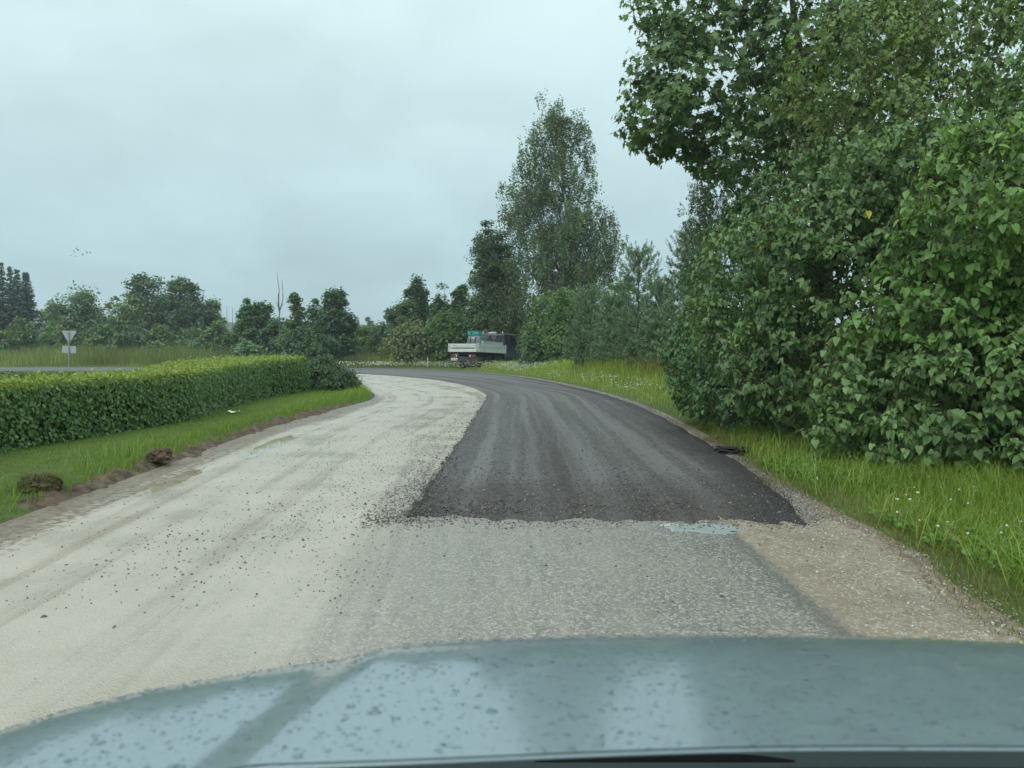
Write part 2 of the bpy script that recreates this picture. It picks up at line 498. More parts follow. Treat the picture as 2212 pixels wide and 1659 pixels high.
LE = catmull([r[0] for r in RIBS], PER); RE = catmull([r[1] for r in RIBS], PER)
ROADPOLY = np.concatenate([LE, RE[::-1]])
def dist_poly(px, py, poly):
    """distance of points to an open polyline (n,2)"""
    px = np.asarray(px, float).ravel(); py = np.asarray(py, float).ravel()
    best = np.full(px.shape, 1e9)
    for a, b in zip(poly[:-1:2], np.concatenate([poly[2::2], poly[-1:]])[:len(poly[:-1:2])]):
        d = b - a; L = d @ d + 1e-12
        t = np.clip(((px - a[0]) * d[0] + (py - a[1]) * d[1]) / L, 0, 1)
        best = np.minimum(best, (px - a[0] - t * d[0]) ** 2 + (py - a[1] - t * d[1]) ** 2)
    return np.sqrt(best)
def inside(px, py, poly):
    px = np.asarray(px, float).ravel(); py = np.asarray(py, float).ravel()
    r = np.zeros(px.shape, bool); n = len(poly)
    for i in range(n):
        x1, y1 = poly[i]; x2, y2 = poly[(i + 1) % n]
        if y1 == y2: continue
        c = ((y1 > py) != (y2 > py)) & (px < (x2 - x1) * (py - y1) / (y2 - y1) + x1)
        r ^= c
    return r
def ground_z(x, y):
    sh = np.shape(x); x = np.asarray(x, float).ravel(); y = np.asarray(y, float).ravel()
    dL = dist_poly(x, y, LE[::2]); dR = dist_poly(x, y, RE[::2]); ins = inside(x, y, ROADPOLY[::3])
    left = (dL < dR)
    z = np.where(left, .13 * smooth(0, .4, dL), .05 * smooth(.0, .5, dR))
    right = (~left) & (x > -3) & (y < 60)
    bank = 1.0 * smooth(.8, 5.0, dR) * smooth(11, 20, y) * smooth(46, 33, y) * smooth(-2, 3, x) + .12 * smooth(.5, 2.5, dR)
    z = np.where(right, z + bank, z)
    z = z + .05 * fnoise(x * .7, y * .7, 3) * smooth(.2, 1.5, np.minimum(dL, dR))
    d = np.minimum(dL, dR)
    z = np.where(ins, -.10 * smooth(0, .35, d) - .004, z)
    return z.reshape(sh)

# ------------------------------------------------------------------ setting: ground, hills, road
def axis(near, far, step, growth):
    a = [0.0]; s = step
    while a[-1] < far:
        if a[-1] > near: s *= growth
        a.append(a[-1] + s)
    return np.array(a)
ax = axis(10, 2400, .3, 1.16)
xs = np.concatenate([-ax[::-1], ax[1:]])
ay = axis(28, 2400, .35, 1.08); yb = axis(6, 300, .5, 1.3)
ys = np.concatenate([-yb[::-1], ay[1:]])
XX, YY = np.meshgrid(xs, ys, indexing='ij')
ZZ = ground_z(XX, YY)
V = np.stack([XX, YY, ZZ], -1).reshape(-1, 3)
ground = link('ground', mesh_np('ground', V, grid_faces(len(xs), len(ys))), None, M['ground'], True)
tag(ground, kind='structure')

def mat_hill():
    m, nt, out = new_mat('wooded_hill'); n = N(nt)
    g = n.geo(); a = n.noise(g, .02, 4); b = n.noise(g, .15, 4)
    col = n.mix(n.rng(a, .35, .65), (.030, .052, .026), (.050, .075, .032)); col = n.mix(n.rng(b, .4, .7, 0, .6), col, (.022, .038, .022))
    bs = n.bsdf(col, .9, 0, .2); n.l(bs.outputs[0], out.inputs[0]); return m
M['hill'] = mat_hill()
hx = np.linspace(-900, 800, 420); hy = np.linspace(0, 1, 10)
HXX, HYY = np.meshgrid(hx, hy, indexing='ij')
hz = (17.5 + 9 * fnoise(HXX / 220, HXX * 0 + 2.3, 9, 3)) * smooth(0, .6, HYY) + (5 * fnoise(HXX / 7, HYY * 9, 5, 3)) * smooth(0, .3, HYY)
HV = np.stack([HXX, 470 + 200 * HYY + 40 * np.sin(HXX / 200), np.maximum(hz, 0) + .3], -1).reshape(-1, 3)
tag(link('hills', mesh_np('hills', HV, grid_faces(len(hx), len(hy))), None, M['hill']), kind='structure')

# road slab
NT = 90
t = np.linspace(0, 1, NT)
RV = LE[:, None, :] * (1 - t)[None, :, None] + RE[:, None, :] * t[None, :, None]
rx, ry = RV[..., 0], RV[..., 1]
sl = np.concatenate([[0], np.cumsum(np.linalg.norm(np.diff((LE + RE) / 2, axis=0), axis=1))])
wid = np.linalg.norm(RE - LE, axis=1)
lat = t[None, :] * wid[:, None]
dl = lat; 
wob = .25 * fnoise(rx * 1.3, ry * .5, 21)
old = (.74 * smooth(-2.0, -.45, rx + wob * 1.8) + .26 * smooth(-.4, 1.7, rx + wob)) * smooth(10, 8, ry)
sand = np.where(ry < 9, np.clip(.5 + (rx - 1.80 - .25 * wob) * 2.2, 0, 1), np.clip(.5 + (.45 - (wid[:, None] - lat)) * 2.2, 0, 1) * (ry < 60))
mud = np.clip(1.05 - dl / (.75 + .3 * wob), 0, 1) * (ry < 26) * smooth(27, 15, ry) + .35 * np.clip(1 - dl / .8, 0, 1) * (ry > 15) * (ry < 40) + .8 * np.clip(1 - (wid[:, None] - lat) / (.42 + .5 * wob), 0, 1) * (ry < 9)
far_old = (rx < -12) * 1.0
old = np.maximum(old, far_old)
sand = np.maximum(sand, 0)
rz = .02 * fnoise(rx * .9, ry * .6, 31) + .006 * fnoise(rx * 5, ry * 2.2, 33)
rz = rz + .03 * smooth(.35, 0, dl) * (ry < 26)
def pud_rim(a, seed): return 1 + 1.3 * fnoise(np.cos(a) * 2.2 + 5, np.sin(a) * 2.2 + seed, seed, 4)
_a, _b, _c = G(370, 1038), G(588, 962), G(1512, 1131)
PUDS = [(_a[0] + .02, _a[1], .15, .6, .06, 4), (_b[0], _b[1], .17, 1.2, .03, 7), (_c[0] - .02, _c[1] - .14, .27, .17, -.5, 12)]
PLEV = {}
for cx_, cy_, px_, py_, rot_, sd_ in PUDS:
    c_, s_ = math.cos(rot_), math.sin(rot_)
    u_ = ((rx - cx_) * c_ + (ry - cy_) * s_) / px_; v_ = (-(rx - cx_) * s_ + (ry - cy_) * c_) / py_
    rad_ = np.hypot(u_, v_) / pud_rim(np.arctan2(v_, u_), sd_)
    lev = float(np.percentile(rz[rad_ < 1.5], 25)) if (rad_ < 1.5).any() else 0.0
    w_ = smooth(1.35, .75, rad_); rz = rz * (1 - w_) + (lev - .014) * w_
    ring_ = smooth(1.0, 1.3, rad_) * smooth(2.2, 1.5, rad_); rz = np.maximum(rz, lev - .014 + .02 * ring_)
    PLEV[sd_] = lev - .006 if sd_ != 12 else float(rz[rad_ < 1.1].max()) + .004
road = link('road', mesh_np('road', np.stack([rx, ry, rz], -1).reshape(-1, 3), grid_faces(len(LE), NT),
            attrs={'mask': np.stack([old, sand, mud], -1).reshape(-1, 3), 'st': np.stack([lat, np.repeat(sl[:, None], NT, 1), lat * 0], -1).reshape(-1, 3)}), None, M['road'], True)
tag(road, kind='structure')

# fresh asphalt lane laid on top
ARIB = [((-1.0, 6.48), (2.52, 6.38)), ((-.92, 7.8), (2.76, 7.6)), ((-.88, 11.5), (3.06, 11.2)), ((-.82, 17.2), (3.27, 17.9)), ((-.78, 21.9), (3.0, 22.8)),
        ((-.98, 24.6), (2.42, 27.4)), ((-1.75, 28.6), (1.5, 32.8)), ((-3.8, 34.5), (.3, 37.8)), ((-6.4, 39.0), (-3.1, 46.0)), ((-10, 43.2), (-8, 51.1)), ((-14, 45.2), (-14, 52.8)), ((-30, 48), (-30, 55.2)), ((-88, 50.5), (-88, 57.2))]
APER = [34, 50, 40, 24, 20, 20, 20, 20, 16, 14, 14, 16]
AL = catmull([r[0] for r in ARIB], APER); AR = catmull([r[1] for r in ARIB], APER)
asl = np.concatenate([[0], np.cumsum(np.linalg.norm(np.diff((AL + AR) / 2, axis=0), axis=1))])
AL[:, 0] += (.10 * fnoise(asl * .7, asl * 0 + 1, 41) + .10 * fnoise(asl * 4.5, asl * 0 + 3, 45)) * smooth(30, 14, AL[:, 1]); AR[:, 0] += .12 * fnoise(asl * 1.4, asl * 0 + 7, 43)
AT = 110
at = np.linspace(0, 1, AT)
AV = AL[:, None, :] * (1 - at)[None, :, None] + AR[:, None, :] * at[None, :, None]
axx, ayy = AV[..., 0].copy(), AV[..., 1].copy()
awid = np.linalg.norm(AR - AL, axis=1); alat = at[None, :] * awid[:, None]
for k_ in range(8): ayy[k_] += (.70 * fnoise(axx[0] * 1.3, axx[0] * 0, 51, 2) + .50 * fnoise(axx[0] * 6, axx[0] * 0 + 4, 52, 4)) * (1 - k_ / 8)
ed = np.minimum(np.minimum(alat, awid[:, None] - alat), asl[:, None] * .28)
edr = np.minimum(awid[:, None] - alat, 9)
aroadz = .02 * fnoise(axx * .9, ayy * .6, 31)
az = aroadz + .006 + .034 * smooth(.0, .22, ed + .05 * fnoise(axx * 6, ayy * 6, 57)) + .004 * fnoise(axx * 9, ayy * 9, 61)
az[0] = aroadz[0] - .012
az[:, 0] = aroadz[:, 0] - .012; az[:, -1] = aroadz[:, -1] - .02
mid = np.exp(-((alat - 1.45) / .26) ** 2) * smooth(16, 8.5, ayy) * (.6 + .8 * vnoise(axx * 3, ayy * 1.2, 3))
front = smooth(2.3, .8, asl[:, None] + 1.1 * fnoise(axx * 1.6, ayy * 1.2, 5)) + 0 * axx
brown = np.clip(np.maximum(mid * .9, front * .8), 0, 1)
film = (np.exp(-((alat - 2.2) / .45) ** 2) + .8 * np.exp(-((alat - .7) / .3) ** 2)) * smooth(1.2, 2.2, asl[:, None])
asphalt = link('asphalt_lane', mesh_np('asphalt_lane', np.stack([axx, ayy, az], -1).reshape(-1, 3), grid_faces(len(AL), AT),
            attrs={'mask': np.stack([brown, np.clip(film, 0, 1), np.clip(smooth(.75, .2, edr + .3 * fnoise(axx * 1.5, ayy * 1.5, 88)), 0, 1)], -1).reshape(-1, 3), 'st': np.stack([alat, np.repeat(asl[:, None], AT, 1), alat * 0], -1).reshape(-1, 3)}), None, M['asphalt'], True)
tag(asphalt, kind='structure')
APOLY = np.concatenate([AL, AR[::-1]])

# cut soil edge along the lawn
def soil_strip():
    sel = (LE[:, 1] > 1.5) & (LE[:, 1] < 24)
    L = LE[sel]; n = np.stack([np.gradient(L[:, 1]), -np.gradient(L[:, 0])], -1); n = -unit(n)
    L = np.stack([np.interp(np.linspace(0, 1, 700), np.linspace(0, 1, len(L)), L[:, i]) for i in range(2)], -1)
    n = np.stack([np.gradient(L[:, 1]), -np.gradient(L[:, 0])], -1); n = -unit(n)
    k = 34; tt = np.linspace(0, 1, k)
    fade = smooth(24, 15, L[:, 1])
    off = -.12 + tt[None, :] * .40 + .34 * fnoise(L[:, 1] * 1.3, L[:, 1] * 0, 71, 4)[:, None] * (1 + 0 * tt)[None]
    X = L[:, 0:1] + n[:, 0:1] * off; Y = L[:, 1:2] + n[:, 1:2] * off
    prof = np.interp(tt, [0, .12, .35, .6, .85, 1], [-.03, .0, .045, .10, .115, .02])
    Z = prof[None] * (.35 + .65 * fade[:, None]) * (.85 + 1.5 * fnoise(X * 2.2, Y * 2.2, 73)) + (.10 * fnoise(X * 7, Y * 7, 77, 4)) * (.25 + .75 * fade[:, None]) * smooth(0, .2, tt)[None]
    o = link('soil_bank', mesh_np('soil_bank', np.stack([X, Y, Z], -1).reshape(-1, 3), grid_faces(len(L), k)), None, M['soil'], True)
    tag(o, kind='structure')
soil_strip()

# puddles: flat sheets of water standing in shallow hollows of the road
def puddle(p, label):
    cx, cyy, rx_, ry_, rot, seed = p; n = 96; a = np.linspace(0, 2 * PI, n, endpoint=False)
    c, s = math.cos(rot), math.sin(rot)
    k = 1.16 * pud_rim(a, seed)
    px = np.cos(a) * k * rx_; py = np.sin(a) * k * ry_
    rings = [np.stack([(px * c - py * s) * q, (px * s + py * c) * q, 0 * px], -1) for q in (1, .6)]
    V = np.concatenate(rings + [np.zeros((1, 3))])
    i = np.arange(n); j = (i + 1) % n
    tri = np.concatenate([np.stack([i, j, n + j], -1), np.stack([i, n + j, n + i], -1), np.stack([n + i, n + j, 0 * i + 2 * n], -1)])
    o = link('puddle', mesh_np('puddle', V, tri), None, M['sky_tint' if seed == 12 else 'water'])
    o.location = (cx, cyy, PLEV[seed])
    tag(o, label, 'puddle', 'puddles on the road')
puddle(PUDS[0], 'muddy puddle beside the cut soil edge below the lawn')
puddle(PUDS[1], 'long shallow puddle farther along the pale road edge')
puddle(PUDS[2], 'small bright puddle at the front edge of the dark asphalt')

# ------------------------------------------------------------------ loose stones
def ico():
    bm = bmesh.new(); bmesh.ops.create_icosphere(bm, subdivisions=1, radius=1)
    v = np.array([x.co[:] for x in bm.verts]); f = np.array([[x.index for x in p.verts] for p in bm.faces]); bm.free()
    return v, f
ICO_V, ICO_F = ico()
OCT_V = np.array([[1, 0, 0], [0, 1, 0], [-1, 0, 0], [0, -1, 0], [0, 0, 1], [0, 0, -1.0]]) * 1.15
OCT_F = np.array([[0, 1, 4], [1, 2, 4], [2, 3, 4], [3, 0, 4], [1, 0, 5], [2, 1, 5], [3, 2, 5], [0, 3, 5]])
def stones(name, xy, z, size, col, seed, flat=.65):
    r = np.random.RandomState(seed); n = len(xy)
    sc = size[:, None] * np.stack([r.uniform(.7, 1.3, n), r.uniform(.7, 1.3, n), r.uniform(.5, .9, n) * flat / .65], -1)
    jit = 1 + r.uniform(-.38, .32, (n, len(OCT_V), 1))
    v = OCT_V[None] * jit * sc[:, None, :]
    a = r.uniform(0, 2 * PI, n); c, s = np.cos(a)[:, None], np.sin(a)[:, None]
    tl = r.normal(0, .3, n)[:, None]
    x = v[..., 0] * c - v[..., 1] * s; y = v[..., 0] * s + v[..., 1] * c; zz = v[..., 2] + tl * x
    V = np.stack([x + xy[:, 0:1], y + xy[:, 1:2], zz + (z + size * .25)[:, None]], -1).reshape(-1, 3)
    Fc = (np.arange(n)[:, None, None] * len(OCT_V) + OCT_F[None]).reshape(-1, 3)
    o = link(name, mesh_np(name, V, Fc, np.repeat(col, len(OCT_V), axis=0)), None, M['stone'])
    return o
def graycol(n, lo, hi, r, warm=.06):
    g = r.uniform(lo, hi, n)[:, None]
    return g * np.stack([1 + r.uniform(0, warm, n) * 1.2, 1 + r.uniform(0, warm, n) * .6, 1 - r.uniform(0, warm, n)], -1)
r = np.random.RandomState(5)
# coarse ridge where the new layer ends
n = 16000
sx = r.uniform(-1.25, 2.8, n); sy = 6.30 + 2.6 * r.uniform(0, 1, n) ** 1.35
edge_in = inside(sx, sy, APOLY) | (r.uniform(0, 1, n) < .22 * vnoise(sx * 2.5, sy * 2.5, 3))
keep = edge_in & (r.uniform(0, 1, n) < (.62 * smooth(8.7, 7.2, sy + 1.2 * fnoise(sx * 1.6, sy * 0, 5)) + .06) * (.45 + .9 * vnoise(sx * 3, sy * 3, 12)))
sx, sy = sx[keep], sy[keep]
sz = .02 * fnoise(sx * .9, sy * .6, 31) + np.where(inside(sx, sy, APOLY), .006 + .034 * smooth(0, .75, sy - 6.4), .0) - .002
col = graycol(len(sx), .028, .105, r, .3); lt = r.uniform(0, 1, len(sx)) < .10; col[lt] *= 3.0
tag(stones('loose_chippings', np.stack([sx, sy], -1), sz, .0035 + .009 * r.power(1.0, len(sx)) ** 2, col, 1), 'band of loose dark chippings at the end of the new asphalt', 'gravel', None, 'stuff')
n = 1500
sx = r.uniform(-1.3, 2.6, n); sy = 6.42 - np.abs(r.normal(0, .16, n)) + .6 * fnoise(sx * 1.3, sx * 0, 51, 2)
tag(stones('spilled_chips', np.stack([sx, sy], -1), .02 * fnoise(sx * .9, sy * .6, 31) - .001, .003 + .008 * r.power(1.0, n) ** 3, graycol(n, .03, .12, r, .25), 21), 'dark chips spilled in front of the asphalt edge', 'gravel', None, 'stuff')
# stones thrown over the pale road
n = 17000
sy = 4.2 + 22 * r.power(1.1, n) ** 1.5; sx = -.9 - np.abs(r.normal(0, 1.25, n)) + r.normal(0, .15, n)
dens = smooth(3.5, 6.8, sy) * smooth(26, 12, sy) * (.35 + 1.1 * vnoise(sx * 1.8, sy * .9, 8))
keep = (r.uniform(0, 1, n) < dens) & (sx > -4.0)
sx, sy = sx[keep], sy[keep]
sz = .02 * fnoise(sx * .9, sy * .6, 31)
siz = .0025 + .0062 * r.power(1.0, len(sx)) ** 3 + (r.uniform(0, 1, len(sx)) < .02) * .007
tag(stones('scattered_stones', np.stack([sx, sy], -1), sz, siz, graycol(len(sx), .05, .20, r, .25), 2), 'dark stones strewn over the pale wet road', 'stones', None, 'stuff')
# few on the old asphalt and shoulder, many tiny pale ones on the shoulder
n = 420
sx = r.uniform(-4, 2.6, n); sy = r.uniform(2.6, 6.6, n)
siz = .003 + .009 * r.power(1.0, n) ** 4
tag(stones('stray_stones', np.stack([sx, sy], -1), .02 * fnoise(sx * .9, sy * .6, 31), siz, graycol(n, .03, .14, r, .15), 3), 'stray dark stones on the wet road ahead of the bonnet', 'stones', None, 'stuff')
n = 5200
sx = 1.95 + 1.05 * r.power(1.4, n); sy = r.uniform(2.6, 8.5, n); keep = ~inside(sx, sy, APOLY); sx, sy = sx[keep], sy[keep]
siz = .003 + .008 * r.power(1.0, len(sx)) ** 3
tag(stones('shoulder_pebbles', np.stack([sx, sy], -1), .02 * fnoise(sx * .9, sy * .6, 31), siz, graycol(len(sx), .16, .5, r, .12), 4), 'pale pebbles on the sandy shoulder right of the road', 'gravel', None, 'stuff')
# chips lying on the fresh lane
n = 6500
sx = r.uniform(-.9, 3.1, n); sy = 7.8 + 16 * r.uniform(0, 1, n) ** 1.5; keep = inside(sx, sy, APOLY); sx, sy = sx[keep], sy[keep]
siz = .004 + .010 * r.power(1.0, len(sx)) ** 4
col = graycol(len(sx), .02, .08, r, .1); lt = r.uniform(0, 1, len(sx)) < .15; col[lt] *= 3
tag(stones('asphalt_chips', np.stack([sx, sy], -1), .02 * fnoise(sx * .9, sy * .6, 31) + .038, siz, col, 6), 'loose chips on the fresh dark asphalt lane', 'gravel', None, 'stuff')
kk = (150 * r.uniform(0, 1, 7000) ** 1.3).astype(int); off = r.normal(.04, .20, 7000)
sx = AL[kk, 0] - off; sy = AL[kk, 1] + r.normal(0, .15, 7000); k = sy > 6.0; sx, sy = sx[k], sy[k]
tag(stones('edge_chips', np.stack([sx, sy], -1), .02 * fnoise(sx * .9, sy * .6, 31) + np.where(inside(sx, sy, APOLY), .02, -.002), .003 + .009 * r.power(1.0, len(sx)) ** 3, graycol(len(sx), .03, .12, r, .2), 16), 'dark chips spilled along the inner edge of the asphalt', 'gravel', None, 'stuff')
# pebbly outer edge of the lane in the curve
kk = r.randint(0, len(AR) - 64, 5200); off = np.abs(r.normal(0, .12, 5200)); jx = r.normal(0, .05, 5200)
sx = AR[kk, 0] + off; sy = AR[kk, 1] + jx + off * .4
tag(stones('verge_gravel', np.stack([sx, sy], -1), 0 * sx + .0, r.uniform(.005, .015, len(sx)), graycol(len(sx), .07, .24, r, .2), 7), 'pale gravel along the outer edge of the curve', 'gravel', None, 'stuff')

# lump of asphalt on the verge, soil clods on the lawn edge
def clod(name, loc, rad, seed, mat, label, cat, rough=.35):
    bm = bmesh.new(); bmesh.ops.create_icosphere(bm, subdivisions=4, radius=1)
    rr = np.random.RandomState(seed)
    v = np.array([q.co[:] for q in bm.verts])
    nz = fnoise(v[:, 0] * 1.6 + 9 * seed, v[:, 1] * 1.6 + v[:, 2] * 1.3, seed, 4) * 1.1 + fnoise(v[:, 0] * 4 + seed, v[:, 1] * 4 + v[:, 2] * 3.5, seed + 3, 4) * 1.1 + fnoise(v[:, 0] * 12 + seed, v[:, 1] * 12 + v[:, 2] * 11, seed + 6, 2) * .9
    v = v * (1 + rough * 1.6 * nz)[:, None] * np.array(rad)
    v[:, 2] = np.maximum(v[:, 2], -.03)
    for q, c in zip(bm.verts, v): q.co = c
    root = empty(name, loc); tag(root, label, cat)
    me = to_quads_mesh('earth', bm)
    link('lump', me, root, mat, False)
    return root

# ------------------------------------------------------------------ grass
def blades(name, pos, h, w, lean, col, mat, parent=None, seed=0, up=1.0, single=False):
    r = np.random.RandomState(seed); n = len(pos)
    a = r.uniform(0, 2 * PI, n); d = np.stack([np.cos(a), np.sin(a), 0 * a], -1); sd = np.stack([-np.sin(a), np.cos(a), 0 * a], -1)
    l = (lean * h)[:, None]
    hz = h[:, None] * np.array([0, 0, 1.0])
    p0 = pos - sd * w[:, None] / 2; p1 = pos + sd * w[:, None] / 2
    m = pos + hz * .55 + d * l * .35; p2 = m - sd * w[:, None] * .38; p3 = m + sd * w[:, None] * .38
    p4 = pos + hz * up * (1 - .25 * lean[:, None]) + d * l
    if single:
        V = np.stack([p0, p1, p4], 1).reshape(-1, 3)
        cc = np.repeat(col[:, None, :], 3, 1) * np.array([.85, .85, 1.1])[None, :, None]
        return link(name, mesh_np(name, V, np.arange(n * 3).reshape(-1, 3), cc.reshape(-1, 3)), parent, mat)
    V = np.stack([p0, p1, p2, p3, p4], 1).reshape(-1, 3)
    tf = np.array([[0, 1, 3], [0, 3, 2], [2, 3, 4]])
    Fc = (np.arange(n)[:, None, None] * 5 + tf[None]).reshape(-1, 3)
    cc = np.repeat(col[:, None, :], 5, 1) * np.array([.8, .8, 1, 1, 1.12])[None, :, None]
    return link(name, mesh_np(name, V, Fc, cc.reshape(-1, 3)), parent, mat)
def gcol(n, r, a, b, dry=.04, drycol=(.22, .20, .09)):
    t = r.uniform(0, 1, n)[:, None]
    c = np.array(a) * (1 - t) + np.array(b) * t
    c *= r.uniform(.75, 1.25, n)[:, None]
    m = r.uniform(0, 1, n) < dry; c[m] = np.array(drycol) * r.uniform(.7, 1.2, m.sum())[:, None]
    return c
r = np.random.RandomState(11)
def scatter(x0, x1, y0, y1, n, test=None):
    x = r.uniform(x0, x1, n); y = r.uniform(y0, y1, n)
    k = ~inside(x, y, ROADPOLY[::2])
    if test is not None: k &= test(x, y)
    return x[k], y[k]
# right verge close to the camera
x = r.uniform(2.4, 7.0, 100000); y = r.uniform(2.6, 15, 100000); k = x < 3.6 + .38 * (y - 2); x, y = x[k], y[k]
dR = dist_poly(x, y, RE) * np.where(inside(x, y, ROADPOLY[::2]), -1, 1)
k = dR > -.4; x, y, dR = x[k], y[k], dR[k]
k = r.uniform(0, 1, len(x)) < smooth(-.25, .12, dR + .7 * fnoise(x * 1.5, y * 1.5, 91)) * smooth(-.4, -.2, dR)
x, y, dR = x[k], y[k], dR[k]
tall = .5 + 1.1 * vnoise(x * .9, y * .9, 15)
h = r.uniform(.06, .18, len(x)) * tall * (.38 + .95 * smooth(-.1, .9, dR))
col = gcol(len(x), r, (.085, .150, .022), (.14, .215, .040), .11)
yel = smooth(.45, -.05, dR + .3 * fnoise(x * 2, y * 2, 19)) * (r.uniform(0, 1, len(x)) < .75)
col = col * (1 - yel[:, None]) + np.array([.115, .095, .045]) * yel[:, None]
tag(blades('verge_grass', np.stack([x, y, np.maximum(ground_z(x, y), -.005)], -1), h, r.uniform(.003, .007, len(x)), r.uniform(.2, 1.0, len(x)), col, M['grass'], seed=1),
    'lush green grass on the verge below the lilac bushes', 'grass', None, 'stuff')
# long arching tufts in it
x, y = scatter(3.0, 6.5, 3.0, 13, 9000, lambda x, y: x < 3.6 + .32 * (y - 2))
k = vnoise(x * 1.3, y * 1.3, 66) > .5; x, y = x[k], y[k]
tag(blades('tall_grass_tufts', np.stack([x, y, ground_z(x, y)], -1), r.uniform(.2, .42, len(x)), r.uniform(.004, .008, len(x)), r.uniform(.5, 1.4, len(x)),
    gcol(len(x), r, (.10, .175, .03), (.17, .24, .06), .12), M['grass'], seed=2), 'long arching grass tufts below the lilac bushes', 'grass', None, 'stuff')
# low clover carpet with white flower heads
x, y = scatter(3.1, 5.2, 4.6, 9.5, 9000, lambda x, y: (vnoise(x * 1.1, y * .8, 44) > .45) & (x < 3.3 + .3 * (y - 3)))
pz = ground_z(x, y) + r.uniform(.02, .10, len(x))
nn = unit(np.stack([r.normal(0, .5, len(x)), r.normal(0, .5, len(x)) - .3, np.ones(len(x))], -1)); tp = np.cross(nn, r.normal(0, 1, (len(x), 3)))
vv, ff, cc = leaves(np.stack([x, y, pz], -1), tp, nn, r.uniform(.025, .05, len(x)), gcol(len(x), r, (.055, .12, .022), (.085, .165, .035), 0), *T_OVAL, width=1.5)
tag(link('clover_leaves', mesh_np('clover_leaves', vv, ff, cc), None, M['grass']), 'low dark green clover carpet in the right verge', 'clover', None, 'stuff')
def white_heads(name, x, y, z, rad, label, cat='flowers', cols=(.62, .64, .58), stems=True, n_in=1):
    n = len(x)
    rr = np.random.RandomState(n)
    c = np.array(cols)[None] * rr.uniform(.75, 1.2, n)[:, None]
    v = ICO_V[None] * (rad[:, None, None]) * (1 + rr.uniform(-.3, .3, (n, len(ICO_V), 1))) * np.array([1, 1, .7])
    V = (v + np.stack([x, y, z], -1)[:, None, :]).reshape(-1, 3)
    Fc = (np.arange(n)[:, None, None] * len(ICO_V) + ICO_F[None]).reshape(-1, 3)
    return tag(link(name, mesh_np(name, V, Fc, np.repeat(c, len(ICO_V), 0)), None, M['petal']), label, cat, None, 'stuff')
x, y = scatter(3.1, 5.0, 4.4, 9.0, 60, lambda x, y: x < 3.2 + .28 * (y - 3))
white_heads('clover_flowers', x, y, ground_z(x, y) + r.uniform(.08, .14, len(x)), r.uniform(.009, .016, len(x)), 'white clover heads dotted through the right verge')
# grassy bank beyond the lilac
x, y = scatter(-2, 13, 13, 58, 95000, lambda x, y: (x > -.5 - (y - 30) * .12) & (x < 6 + .2 * y))
dR = dist_poly(x, y, RE); z = ground_z(x, y)
k = (dR < 9) & (r.uniform(0, 1, len(x)) < smooth(0, .3, dR + .3 * fnoise(x, y, 4)) ); x, y, dR, z = x[k], y[k], dR[k], z[k]
h = (.12 + .58 * smooth(.3, 3.2, dR)) * r.uniform(.5, 1.35, len(x)) * (.7 + .7 * vnoise(x * .5, y * .5, 6)) * (1 - .45 * smooth(30, 46, y))
col = gcol(len(x), r, (.135, .21, .034), (.21, .28, .055), .10, (.26, .25, .12))
tag(blades('bank_grass', np.stack([x, y, z], -1), h, r.uniform(.006, .016, len(x)), r.uniform(.15, .8, len(x)), col, M['grass'], seed=3), 'bright tall grass on the bank outside the curve', 'grass', None, 'stuff')
# ripe reddish seed heads at the back of the bank
x, y = scatter(3.5, 11, 15, 34, 26000)
dR = dist_poly(x, y, RE); k = (dR > 2.2) & (dR < 6) & (vnoise(x * .5, y * .5, 8) > .38); x, y = x[k], y[k]
tag(blades('seed_head_grass', np.stack([x, y, ground_z(x, y)], -1), r.uniform(.55, 1.0, len(x)), r.uniform(.006, .014, len(x)), r.uniform(.1, .5, len(x)),
    gcol(len(x), r, (.13, .115, .06), (.19, .165, .075), .3, (.16, .11, .07)), M['grass'], seed=4), 'reddish seeding grass in front of the young pines', 'grass', None, 'stuff')
# mown lawn strip by the hedge
x, y = scatter(-8.5, -3.6, 4.5, 27, 150000)
dL = dist_poly(x, y, LE); k = (dL < 2.6) & (dL > .08); x, y, dL = x[k], y[k], dL[k]
rag = smooth(.75, .25, dL + .2 * fnoise(x * 2, y * 2, 7)) + smooth(20, 24, y) * .7
h = r.uniform(.016, .036, len(x)) + rag * r.uniform(.02, .20, len(x)) * (r.uniform(0, 1, len(x)) < .5)
col = gcol(len(x), r, (.085, .150, .020), (.125, .20, .030), .02)
tag(blades('lawn_grass', np.stack([x, y, ground_z(x, y)], -1), h, r.uniform(.004, .009, len(x)), r.uniform(.1, .9, len(x)), col, M['grass'], seed=5, single=True), 'short mown lawn strip between hedge and pale road', 'grass', None, 'stuff')
x, y = scatter(-5.4, -4.0, 4.5, 26, 5200)
dL = dist_poly(x, y, LE); k = (dL > .2) & (dL < .85) & (vnoise(x * 2, y * .9, 3) > .42); x, y = x[k], y[k]
tag(blades('lawn_edge_grass', np.stack([x, y, ground_z(x, y)], -1), r.uniform(.12, .30, len(x)), r.uniform(.005, .010, len(x)), r.uniform(.2, 1.1, len(x)),
    gcol(len(x), r, (.085, .16, .028), (.12, .20, .045), .05), M['grass'], seed=6), 'uncut grass tufts along the lawn edge', 'grass', None, 'stuff')
